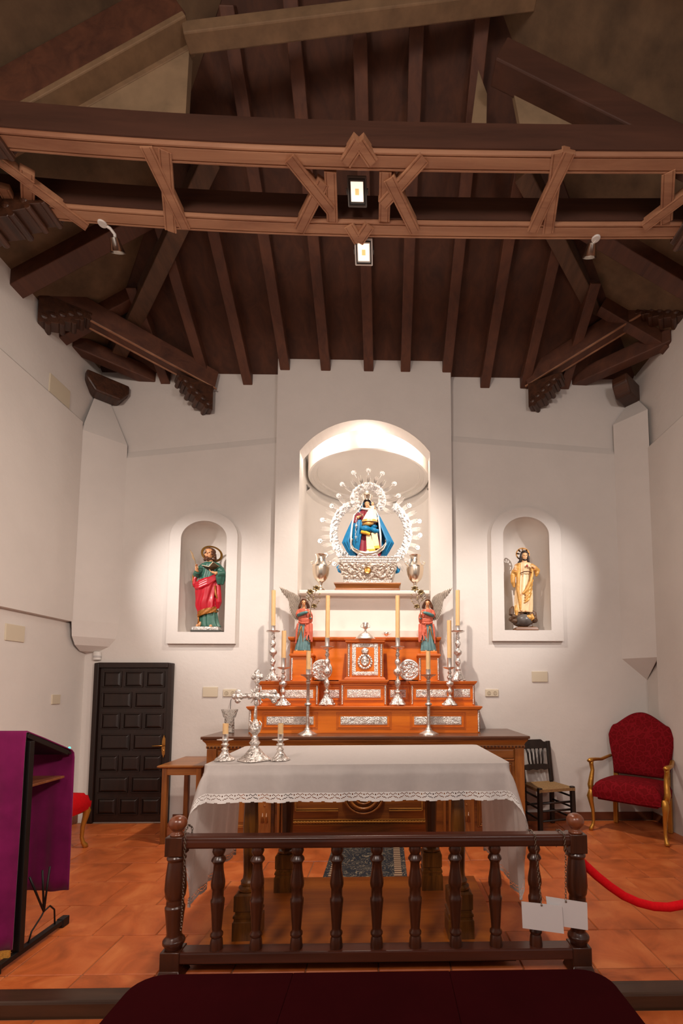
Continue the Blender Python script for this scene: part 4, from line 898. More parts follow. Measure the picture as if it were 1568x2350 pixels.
# ================================================================ red bench in the foreground
M_BVEL = plain('dark_red_velvet', '2c0508', .95, 0, .15, 3, .05, spec=.03)
be = thing('upholstered_bench', 'long dark red velvet bench top across the foreground', 'bench', (-.04, 1.40, NAVE_Z))
zb = .45-NAVE_Z
for k, (xa, xb) in enumerate(((-.86, -.30), (-.30, .28), (.28, .86))):
    m = MB()
    rx0 = .10 if k == 0 else .004; rx1 = .10 if k == 2 else .004
    def f(u, v, xa=xa, xb=xb):
        return None
    pts = []
    def corner(cx_, cy_, a0, a1, r): return [(cx_+r*cos(a0+(a1-a0)*i/6), cy_+r*sin(a0+(a1-a0)*i/6)) for i in range(7)]
    pts += corner(xb-rx1, .39-rx1, 0, pi/2, rx1) if True else []
    pts += corner(xa+rx0, .39-rx0, pi/2, pi, rx0)
    pts += corner(xa+rx0, -.39+rx0, pi, 3*pi/2, rx0); pts += corner(xb-rx1, -.39+rx1, 3*pi/2, 2*pi, rx1)
    m.prism(pts, zb-.13, zb, 'z'); m.build('cushion', M_BVEL, be, bevel=.012, seg=3)
MB().box(-.80, .80, -.34, .34, zb-.17, zb-.13).build('seat_frame', M_DARKW, be)
for sx in (-1, 1):
    for sy in (-1, 1): MB().beam((sx*.74, sy*.28, 0), (sx*.74, sy*.28, zb-.16), .06, .06, (0, 1, 0)).build('leg', M_DARKW, be, bevel=.005)
# ================================================================ orange altar tiers
M_OR = wood('orange_polished_wood', 'c25a0c', 'ea8018', .7, 'x', .35, .05, .1); M_ORE = wood('orange_edge_wood', 'a84c0c', 'd06a16', .9, 'x', .38, .05, .1)
M_SIL = metal('bright_silver', 'eee9e4', .32); M_SILR = metal('chased_silver', 'f0ebe6', .34, .8, 55, '8d867f'); M_SILF = metal('chased_silver_fine', 'f4efea', .34, .8, 110, '8d867f')
def relief(x0, x1, z0, z1, y, amp=.006, dens=.011, seed=0, scale=26, rnd=None):
    nx, nz = max(4, int((x1-x0)/dens)), max(4, int((z1-z0)/dens)); m = MB()
    def f(u, v):
        x, z = x0+(x1-x0)*u, z0+(z1-z0)*v; e = min(u, 1-u)*nx > .6 and min(v, 1-v)*nz > .6
        h = amp*(noise.noise(V((x*scale+seed, z*scale, seed*3.1)))+.7*abs(noise.noise(V((x*scale*2.1, z*scale*2.1+seed, 4.2))))) if e else -.003
        return (x, y-h-.002, z)
    return m.grid(f, nx, nz)
def beads(x, y, z0, z1, r=.009, axis='z'):
    m = MB(); n_ = max(2, int((z1-z0)/(r*1.7)))
    for i in range(n_): m.ball((x, y, z0+(z1-z0)*(i+.5)/n_), (r*1.1, r, r*.85), 6, 4)
    m.box(x-r*1.2, x+r*1.2, y-.001, y+r*.6, z0, z1); return m
Z1 = 1.045; Z2 = P(836, 1621, Y=4.72).z; Z3 = P(836, 1563, Y=4.9).z; Z4 = P(836, 1462, Y=5.1).z; YT = YP-.012
T1 = thing('altar_step', 'lowest orange wooden altar tier with three long silver plaques', 'altar step', (XC, 4.98, Z1), group=None)
def tier(t, x0, x1, yf, yb, z0, z1, cx_, cyy, czz, name='block', cap=True):
    MB().box(x0-cx_, x1-cx_, yf-cyy, yb-cyy, z0-czz, z1-.022-czz).build(name, M_OR, t, bevel=.003)
    if cap: MB().stack(((x0+x1)/2-cx_, (yf+yb)/2-cyy, z1-czz), [(x1-x0, yb-yf, -.035), (x1-x0+.02, yb-yf, -.028), (x1-x0+.02, yb-yf, -.022), (x1-x0+.045, yb-yf, -.012), (x1-x0+.045, yb-yf, 0)]).v and None
    m = MB().stack(((x0+x1)/2-cx_, (yf+yb)/2-cyy-.012, z1-czz), [(x1-x0, yb-yf+.002, -.035), (x1-x0+.02, yb-yf+.02, -.028), (x1-x0+.02, yb-yf+.02, -.022), (x1-x0+.045, yb-yf+.024, -.012), (x1-x0+.045, yb-yf+.024, 0)])
    m.build('cap_moulding', M_ORE, t, bevel=.002, seg=1)
def plaque(t, px0, px1, py0, py1, Y, c, seed, name='silver_plaque'):
    a, b_ = P(px0, py1, Y=Y), P(px1, py0, Y=Y); fr_ = MB(); x0, x1, z0, z1 = a.x-c[0], b_.x-c[0], a.z-c[2], b_.z-c[2]; y = Y-c[1]
    for k, (i, o_) in enumerate(((-.045, .004), (-.03, .007))):
        q0, q1, q2, q3 = x0+i, x1-i, z0+i, z1-i; e = .008
        for q in ((q0, q1, q3-e, q3), (q0, q1, q2, q2+e), (q0, q0+e, q2+e, q3-e), (q1-e, q1, q2+e, q3-e)): fr_.box(q[0], q[1], y-o_, y+.004, q[2], q[3])
    fr_.build('panel_frame', M_ORE, t)
    o_ = relief(x0, x1, z0, z1, y-.004, .006, .009, seed, 30).build(name, M_SILF, t, smooth=True)
    MB().box(x0, x1, y-.004, y+.004, z0, z1).build('plaque_back', M_SIL, o_)
x0, x1 = P(571, 1650, Y=4.72).x, P(1102, 1650, Y=4.72).x; c1 = T1.location
tier(T1, x0, x1, 4.72, YT, Z1, Z2, *c1)
for i, (a, b_) in enumerate(((612, 720), (782, 889), (951, 1059))): plaque(T1, a, b_, 1644, 1663, 4.72, c1, i*7)
for x in (x0+.014, x1-.014): beads(x-c1.x, 4.715-c1.y, .012, Z2-Z1-.04).build('bead_strip', M_SIL, T1, smooth=True)
T2 = thing('altar_step', 'middle orange wooden altar tier split in three blocks with silver plaques', 'altar step', (XC, 5.06, Z2)); c2 = T2.location
bl = [(595, 731), (783, 888), (943, 1090)]
for a, b_ in bl:
    xa, xb = P(a, 1590, Y=4.9).x, P(b_, 1590, Y=4.9).x; tier(T2, xa, xb, 4.9 if a != 783 else 4.87, YT, Z2, Z3 if a != 783 else Z3+.012, *c2)
    for x in (xa+.016, xb-.016): beads(x-c2.x, (4.895 if a != 783 else 4.865)-c2.y, .012, Z3-Z2-.045).build('bead_strip', M_SIL, T2, smooth=True)
tier(T2, P(725, 1590, Y=4.9).x, P(949, 1590, Y=4.9).x, 5.02, YT, Z2, Z3, *c2)
for i, (a, b_, Y, t0, t1) in enumerate(((600, 632, 4.9, 1583, 1602), (650, 719, 4.9, 1583, 1602), (797, 874, 4.87, 1582, 1601), (955, 1026, 4.9, 1582, 1600), (1042, 1079, 4.9, 1581, 1600), (752, 779, 5.02, 1583, 1601), (896, 931, 5.02, 1583, 1600))): plaque(T2, a, b_, t0, t1, Y, c2, 30+i*5)
T3 = thing('altar_backboard', 'orange wooden backboard with angel pedestals behind the tabernacle', 'altar back', (XC, 5.16, Z3)); c3 = T3.location
xa, xb = P(664, 1500, Y=5.1).x, P(1010, 1500, Y=5.1).x
MB().box(xa-c3.x, xb-c3.x, 5.14-c3.y, YT-c3.y, .014, Z4-Z3-.02).build('board', M_OR, T3, bevel=.003)
MB().stack(((xa+xb)/2-c3.x, 5.155-c3.y, Z4-Z3), [(xb-xa, .11, -.04), (xb-xa+.02, .13, -.03), (xb-xa+.03, .14, -.012), (xb-xa+.03, .14, 0)]).build('cap_moulding', M_ORE, T3, bevel=.003)
PZ = {}
for s, (a, b_) in ((-1, (667, 717)), (1, (961, 1009))):
    pa, pb = P(a, 1530, Y=5.0).x, P(b_, 1530, Y=5.0).x; zt = P(836, 1500, Y=5.0).z
    MB().box(pa-c3.x, pb-c3.x, 5.0-c3.y, 5.145-c3.y, 0, zt-Z3-.02).build('pedestal', M_OR, T3, bevel=.003)
    MB().stack(((pa+pb)/2-c3.x, 5.065-c3.y, zt-Z3), [(pb-pa, .16, -.035), (pb-pa+.03, .17, -.025), (pb-pa+.03, .17, -.012), (pb-pa+.01, .16, 0)]).build('pedestal_cap', M_ORE, T3, bevel=.002)
    for x in (pa+.014, pb-.014): beads(x-c3.x, 4.995-c3.y, .01, zt-Z3-.05).build('bead_strip', M_SIL, T3, smooth=True)
    PZ[s] = ((pa+pb)/2, zt)
# ---- tabernacle
YTB = 4.93; xa, xb = P(796, 1510, Y=YTB).x, P(880, 1510, Y=YTB).x; zt = P(836, 1467, Y=YTB).z; Z3c = Z3+.012
tb_ = thing('tabernacle', 'orange wooden tabernacle with silver framed door and crowned emblem', 'tabernacle', ((xa+xb)/2, (YTB+5.06)/2, Z3c)); c4 = tb_.location; hw_ = (xb-xa)/2; yf = YTB-c4.y
MB().box(-hw_, hw_, yf, -yf, 0, zt-Z3c-.03).build('body', M_OR, tb_, bevel=.003)
MB().stack((0, -.01, zt-Z3c), [(2*hw_, -2*yf, -.045), (2*hw_+.03, -2*yf+.03, -.03), (2*hw_+.03, -2*yf+.03, -.018), (2*hw_+.055, -2*yf+.04, -.006), (2*hw_+.055, -2*yf+.04, 0)]).build('cornice', M_ORE, tb_, bevel=.002)
MB().stack((0, -.008, 0), [(2*hw_+.05, -2*yf+.03, 0), (2*hw_+.05, -2*yf+.03, .012), (2*hw_+.02, -2*yf+.015, .03)]).build('base_moulding', M_ORE, tb_, bevel=.002)
for s in (-1, 1): beads(s*(hw_-.022), yf-.004, .035, zt-Z3c-.05, .011).build('bead_strip', M_SIL, tb_, smooth=True)
q0, q1 = P(808, 1550, Y=YTB), P(868, 1477, Y=YTB); a, b_, c_, d_ = q0.x-c4.x, q1.x-c4.x, q0.z-c4.z, q1.z-c4.z
dr_ = MB().box(a, b_, yf-.008, yf+.003, c_, d_).build('door', M_OR, tb_)
e = .042
for n_, (u0, u1, w0, w1) in enumerate(((a, b_, d_-e, d_), (a, b_, c_, c_+e), (a, a+e, c_, d_), (b_-e, b_, c_, d_))): relief(u0, u1, w0, w1, yf-.009, .005, .008, n_*3, 40).build('door_frame', M_SILF, dr_, smooth=True)
em = MB(); ex, ez = (a+b_)/2, (c_+d_)/2-.02
for i in range(18): t = 2*pi*i/18; em.ball((ex+.068*cos(t), yf-.014, ez+.072*sin(t)-.005), (.015, .008, .015), 7, 5)
em.ball((ex, yf-.01, ez), (.045, .012, .055), 14, 8)
for s in (-1, 1): em.tube([(ex+s*.012, yf-.018, ez-.045), (ex+s*.03, yf-.02, ez), (ex+s*.018, yf-.02, ez+.04)], .007, 6)
em.tube([(ex-.03, yf-.02, ez-.02), (ex, yf-.022, ez-.045), (ex+.03, yf-.02, ez-.02)], .006, 6)
em.lathe([(.03, 0), (.034, .004), (.032, .012), (.042, .03), (.036, .045), (.015, .056), (.004, .06)], 12, (ex, yf-.012, ez+.085), sy=.5)
em.ball((ex, yf-.012, ez+.155), .008, 6, 4); em.box(ex-.003, ex+.003, yf-.014, yf-.008, ez+.155, ez+.18)
em.build('crowned_emblem', M_SILR, dr_, smooth=True, angle=60)
# ---- round silver dishes standing on the tier
for lab, px in (('round embossed silver dish left of the tabernacle', 738), ('round embossed silver dish right of the tabernacle', 939)):
    p = P(px, 1514, Y=5.0); p.z = Z3; R_ = P(px, 1514, Y=5.0).z-Z3+.0; R_ = min(R_, .125)
    t = thing('silver_dish', lab, 'dish', (p.x, 5.03, Z3), group='round silver dishes'); zc = .112+.012
    m = MB()
    def fd(u, v):
        r = .112*v; a_ = 2*pi*u; x, z = r*cos(a_), r*sin(a_); h = .008*noise.noise(V((x*38+px, z*38, 1.7)))+.007*noise.noise(V((x*80, z*80, px)))
        if v > .9: h = .006
        return (x, -.012-h*(1 if v < .93 else .3), zc+z)
    m.grid(fd, 96, 34, cu=True); m.build('embossed_face', M_SIL, t, smooth=True)
    MB().tube([(.112*cos(2*pi*i/48), -.008, zc+.112*sin(2*pi*i/48)) for i in range(48)], .006, 6, closed=True).build('rim', M_SIL, t, smooth=True)
    m = MB(); m.lathe([(.11, 0), (.112, .006), (.1, .01)], 48); m.v = [V((p_.x, -p_.z+.004, p_.y+zc)) for p_ in m.v]; m.build('back', M_SIL, t)
    MB().beam((0, .004, .01), (0, .075, 0.004), .05, .008).beam((0, .006, .006), (0, .006, .03), .06, .012, (0, 1, 0)).build('stand', M_SIL, t)
# ================================================================ candlesticks and candles
M_WAX = plain('cream_wax', 'e3bd87', .5, 0, .06, 12, .05); M_WAX.node_tree.nodes['Principled BSDF'].inputs['Subsurface Weight'].default_value = .15; M_WICK = plain('black_wick', '1a1512', .9)
M_SILT = metal('tarnished_silver', 'd8d0c8', .42, .25, 60)
def tri_base(m, h, r):                             # three-footed scrolled base
    m.lathe([(r*.92, h*.10), (r*.86, h*.16), (r*.66, h*.42), (r*.42, h*.66), (r*.30, h*.88), (r*.34, h)], 24, mod=lambda a, z: 1+.22*cos(3*a+pi/2)*(1-z/h))
    for k in range(3):
        a = 2*pi*k/3-pi/2; x, y = cos(a), sin(a)
        m.ball((x*r*.98, y*r*.98, r*.2), r*.19, 8, 6); m.tube([(x*r*.95, y*r*.95, r*.2), (x*r*.8, y*r*.8, h*.4), (x*r*.5, y*r*.5, h*.62), (x*r*.36, y*r*.36, h*.85)], [r*.14, r*.1, r*.08, r*.06], 6)
        a2 = a+pi/3; m.ball((cos(a2)*r*.58, sin(a2)*r*.58, h*.36), (r*.2, r*.2, r*.26), 8, 6)
def baroque(t, H, rb=.085):
    m = MB(); tri_base(m, H*.22, rb); m.build('foot', M_SILR, t, smooth=True)
    prof = []; z0, z1 = H*.21, H*.93; shape = [(0, .30), (.04, .34), (.07, .16), (.12, .16), (.15, .22), (.2, .3), (.26, .34), (.31, .2), (.34, .14), (.38, .16), (.41, .26), (.45, .42), (.50, .46), (.54, .42), (.57, .2), (.61, .16), (.66, .24), (.72, .34), (.77, .28), (.81, .14), (.85, .18), (.88, .26), (.92, .2), (.96, .14), (1, .2)]
    MB().lathe([(rb*r*1.15, z0+(z1-z0)*q) for q, r in shape], 16).build('stem', M_SILR, t, smooth=True)
    MB().lathe([(rb*.16, H*.925), (rb*.5, H*.945), (rb*.78, H*.965), (rb*.86, H*.98), (rb*.86, H*.985), (rb*.3, H*.972)], 20, mod=lambda a, z: 1+.05*cos(8*a)).build('drip_pan', M_SIL, t, smooth=True, angle=50)
def socket(t, z, r, h): MB().lathe([(r*1.05, z), (r*1.12, z+h*.05), (r*1.06, z+h*.12), (r*1.06, z+h*.92), (r*1.14, z+h), (r*.9, z+h)], 14).build('socket', M_SIL, t, smooth=True, angle=50)
def candle(lab, x, y, z, r, h, grp, lean=0):
    t = thing('candle', lab, 'candle', (x, y, z), group=grp)
    m = MB(); m.grid(lambda u, v: (cos(2*pi*u)*r*(1+.05*noise.noise(V((cos(2*pi*u)*2, sin(2*pi*u)*2, v*9+x*7))))+lean*h*v, sin(2*pi*u)*r, h*v+(.004*noise.noise(V((cos(2*pi*u)*2, sin(2*pi*u)*2, x*9))) if v > .9 else 0)), 14, 12, cu=True)
    m.add([(lean*h, 0, h-.004)]+[(cos(2*pi*i/14)*r*.97+lean*h, sin(2*pi*i/14)*r*.97, h-.001) for i in range(14)], [(0, 1+i, 1+(i+1) % 14) for i in range(14)])
    m.build('wax', M_WAX, t, smooth=True, angle=60); MB().tube([(lean*h, 0, h-.005), (lean*h+.001, 0, h+.008), (lean*h+.003, 0, h+.013)], .0013, 5).build('wick', M_WICK, t)
def stick(lab, px, ybase, ydish, ycan0, ycan1, Y, zb_, rb, rc, side, candlab, kind=baroque, lean=0):
    p = P(px, ybase, Y=Y); t = thing('candlestick', lab, 'candlestick', (p.x, Y, zb_), group='silver candlesticks around the altar')
    H = P(px, ydish, Y=Y).z-zb_; kind(t, H, rb); zc = P(px, ycan0, Y=Y).z-zb_; socket(t, H*.97, rc, zc-H*.97)
    candle(candlab, p.x, Y, zb_+H*.985, rc, P(px, ycan1, Y=Y).z-zb_-H*.985, 'cream altar candles', lean)
for s, n1, px in ((-1, 'left', 625), (1, 'right', 1052)):
    stick('tall ornate silver candlestick at the outer %s end of the middle tier' % n1, px, 1560, 1446, 1436, 1355, 5.08, Z3, .088, .024, s, 'long cream candle, outermost on the %s of the tiers' % n1, lean=.01*s)
for n1, px in (('left', 649), ('right', 1033)):
    stick('short ornate silver candlestick on the lowest tier, outer %s' % n1, px, 1619, 1530, 1510, 1448 if px < 800 else 1424, 4.80, Z2, .078, .024, 1, 'cream candle in the short %s candlestick of the lowest tier' % n1)
for n1, px in (('left', 750), ('right', 913)):
    stick('tallest ornate silver candlestick, just %s of the tabernacle' % n1, px, 1620, 1482, 1464, 1367, 4.80, Z2, .085, .0235, 1, 'tall slim cream candle just %s of the tabernacle' % n1)
def rodstick(t, H, rb):
    m = MB(); m.lathe([(rb, 0), (rb*1.0, .006), (rb*.8, .018), (rb*.45, .035), (rb*.3, .05), (rb*.34, .055), (rb*.2, .07), (rb*.2, .10)], 24, mod=lambda a, z: 1+.12*cos(6*a)*max(0, 1-z/.03)); m.build('foot', M_SILT, t, smooth=True, angle=60)
    MB().lathe([(.017, .08), (.017, H*.47), (.03, H*.48), (.036, H*.5), (.03, H*.52), (.017, H*.53), (.017, H*.84), (.024, H*.85), (.018, H*.87), (.026, H*.89), (.014, H*.91), (.03, H*.95)], 14).build('stem', M_SILT, t, smooth=True, angle=50)
    MB().lathe([(.014, H*.93), (.04, H*.965), (.068, H*.985), (.075, H), (.07, H), (.02, H*.975)], 20, mod=lambda a, z: 1+.08*cos(8*a)).build('drip_pan', M_SILT, t, smooth=True, angle=50)
for n1, px in (('left', 706), ('right', 984)):
    stick('plain rod silver candlestick standing in front of the tiers, %s one' % n1, px, 1684, 1548, 1536, 1494, 4.60, Z1, .092, .023, 1, 'short cream candle on the plain %s rod candlestick' % n1, rodstick)
def tablestick(t, H, rb):
    MB().lathe([(rb, 0), (rb*1.02, .006), (rb*.9, .014), (rb*.62, .026), (rb*.42, .045), (rb*.3, .055), (rb*.34, .062), (rb*.24, .07)], 28, mod=lambda a, z: 1+.06*cos(8*a)*max(0, 1-z/.05)).build('foot', M_SILR, t, smooth=True)
    MB().lathe([(rb*.22, .06), (rb*.36, H*.5), (rb*.4, H*.54), (rb*.22, H*.6), (rb*.2, H*.66), (rb*.4, H*.74), (rb*.42, H*.78), (rb*.24, H*.84), (rb*.3, H*.9), (rb*.34, H*.95)], 16).build('stem', M_SILT, t, smooth=True)
    MB().lathe([(rb*.3, H*.93), (rb*.6, H*.97), (rb*.82, H*1.0), (rb*.86, H), (rb*.3, H*.965)], 20, mod=lambda a, z: 1+.08*cos(8*a)).build('drip_pan', M_SILT, t, smooth=True, angle=50)
TZC = TZ+.002; YTS = 2.86
for n1, px in (('left', 516), ('right', 643)):
    stick('small silver candlestick on the white altar cloth, %s of the cross' % n1, px, 1742, 1697, 1684, 1660, YTS, TZC, .058, .017, 1, 'stub of cream candle on the white altar cloth, %s of the cross' % n1, tablestick)
# ---- silver altar cross on the cloth
px_ = P(584, 1745, Y=YTS); cr_ = thing('altar_cross', 'ornate silver standing cross on the white altar cloth', 'cross', (px_.x, YTS, TZC)); kk = YTS/1050*.975
def LC(cx_, cy_, d=0): return ((420+cx_/6.03-583.5)*kk, d, (1749.5-(1520+cy_/6.03))*kk)
m = MB(); m.lathe([(.095, 0), (.097, .006), (.085, .016), (.06, .034), (.042, .058), (.028, .075), (.024, .085)], 32, mod=lambda a, z: 1+.08*cos(4*a)*max(0, 1-z/.05)); m.build('foot', M_SILR, cr_, smooth=True)
zz = lambda c: LC(985, c)[2]
MB().lathe([(.02, zz(1225)), (.016, zz(1190)), (.028, zz(1165)), (.034, zz(1140)), (.026, zz(1120)), (.02, zz(1100)), (.022, zz(1075)), (.015, zz(1050)), (.018, zz(1020)), (.030, zz(1000)), (.036, zz(940)), (.026, zz(880)), (.016, zz(850)), (.013, zz(820))], 16).build('stem', M_SILR, cr_, smooth=True)
m = MB(); 
for s in (-1, 1): m.tube([LC(985+s*25, 990), LC(985+s*75, 960), LC(985+s*90, 880), LC(985+s*60, 840), LC(985+s*40, 880)], .004, 6)
m.build('scroll', M_SIL, cr_, smooth=True)
sh_ = MB()
sh_.tube([LC(990, 840), LC(985, 780), LC(990, 640), LC(997, 500), LC(1000, 340), LC(1000, 250)], [.010, .020, .014, .016, .014, .016], 10, flat=.5); sh_.tube([LC(740, 500), LC(850, 495), LC(990, 490), LC(1140, 490), LC(1250, 500)], [.012, .018, .015, .018, .012], 10, flat=.9)
for (ax_, ay_) in ((735, 500), (1240, 500), (1000, 225)):
    for dx_, dy_ in ((0, -55), (0, 55), (-45, 0), (45, 0)): sh_.ball(LC(ax_+dx_, ay_+dy_), (.020, .008, .020), 10, 6)
    sh_.ball(LC(ax_, ay_), (.02, .014, .02), 10, 6)
for dx_, dy_ in ((-80, -85), (85, -85), (-80, 95), (90, 100)):
    for q in (-.5, 0, .5): a_ = atan2(dy_, dx_)+q; sh_.tube([LC(995, 495), LC(995+cos(a_)*125, 495+sin(a_)*125)], [.008, .003], 6)
sh_.ball(LC(995, 490, -.012), (.026, .012, .028), 14, 8)
sh_.build('cross', M_SILR, cr_, smooth=True, angle=60)
# ---- other vessels
M_GLASS = plain('clear_glass', 'f2f2f0', .05); bn = M_GLASS.node_tree.nodes['Principled BSDF']; bn.inputs['Transmission Weight'].default_value = 1.0; bn.inputs['IOR'].default_value = 1.45
M_GLASSR = bpy.data.materials.new('cut_glass'); M_GLASSR = M_GLASS.copy(); M_GLASSR.name = 'cut_glass'; nt = M_GLASSR.node_tree; v_ = N(nt, 'ShaderNodeTexVoronoi', Scale=45.0); nt.links.new(coords(nt), v_.inputs['Vector']); bumpit(nt, nt.nodes['Principled BSDF'], v_.outputs['Distance'], .8, .01)
p = P(526, 1682, Y=4.80); gv = thing('glass_vase', 'clear flared glass vase on the left end of the altar cabinet', 'vase', (p.x, 4.80, AZ)); hz_ = P(526, 1628, Y=4.80).z-AZ
MB().lathe([(.045, 0), (.05, .004), (.05, hz_*.3), (.047, hz_*.62), (.062, hz_*.68), (.085, hz_), (.081, hz_), (.058, hz_*.69), (.042, hz_*.62), (.045, .012), (.01, .01)], 24).build('glass', M_GLASSR, gv, smooth=True, angle=60)
zt_ = zt+.001
tr = thing('silver_cover', 'domed silver cover with a small cup on top, on the tabernacle', 'lid', (c4.x, 4.985, zt_)); kq = 5.02/1050*.97
MB().lathe([(70/2.9*kq, 0), (72/2.9*kq, .008), (66/2.9*kq, .014), (58/2.9*kq, .03), (46/2.9*kq, .052), (30/2.9*kq, .072), (12/2.9*kq, .085), (8/2.9*kq, .10)], 28).build('dome', M_SIL, tr, smooth=True)
MB().lathe([(.012, .095), (.008, .11), (.024, .125), (.03, .15), (.026, .165), (.033, .185), (.03, .185), (.02, .16)], 18).build('cup', M_SIL, tr, smooth=True)
for s in (-1, 1): MB().tube([(s*.024, 0, .13), (s*.05, 0, .14), (s*.045, 0, .17), (s*.03, 0, .172)], .004, 6).build('handle', M_SIL, tr, smooth=True)
p = P(887, 1462, Y=5.17); cu = thing('silver_cup', 'tiny two-handled silver cup on the backboard right of the cover', 'cup', (p.x, 5.165, Z4))
MB().lathe([(.022, 0), (.02, .006), (.008, .012), (.008, .02), (.026, .032), (.03, .05), (.027, .062), (.024, .062), (.02, .035)], 18).build('bowl', M_SIL, cu, smooth=True)
for s in (-1, 1): MB().tube([(s*.026, 0, .036), (s*.05, 0, .045), (s*.046, 0, .062), (s*.028, 0, .058)], .0035, 6).build('handle', M_SIL, cu, smooth=True)
M_SGOLD = metal('pale_gilt_silver', 'f3e6d4', .26)
for n1, px in (('left', 736), ('right', 953)):
    Yv = 5.385; p = P(px, 1352, Y=Yv); t = thing('silver_urn', 'two-handled silver urn in the arched niche, on the %s of the statue' % n1, 'urn', (p.x, Yv, SHELF)); kv = Yv/1050*1.05/4.355
    MB().box(-44*kv, 44*kv, -44*kv, 44*kv, 0, 14*kv).build('wood_base', M_WALZ, t, bevel=.004)
    pr_v = [(40, 14), (42, 22), (30, 34), (16, 50), (14, 72), (22, 84), (20, 90), (40, 106), (62, 132), (77, 172), (82, 215), (84, 232), (84, 246), (76, 256), (66, 274), (48, 300), (44, 330), (50, 352), (58, 362), (54, 364), (40, 345)]
    MB().lathe([(r*kv, z*kv) for r, z in pr_v], 28).build('body', M_SGOLD, t, smooth=True, angle=70)
    for s in (-1, 1):
        MB().tube([(s*70*kv, 0, 262*kv), (s*92*kv, 0, 280*kv), (s*86*kv, 0, 300*kv), (s*70*kv, 0, 296*kv)], 6*kv, 8).ball((s*92*kv, 0, 292*kv), 10*kv, 8, 6).build('handle', M_SGOLD, t, smooth=True)
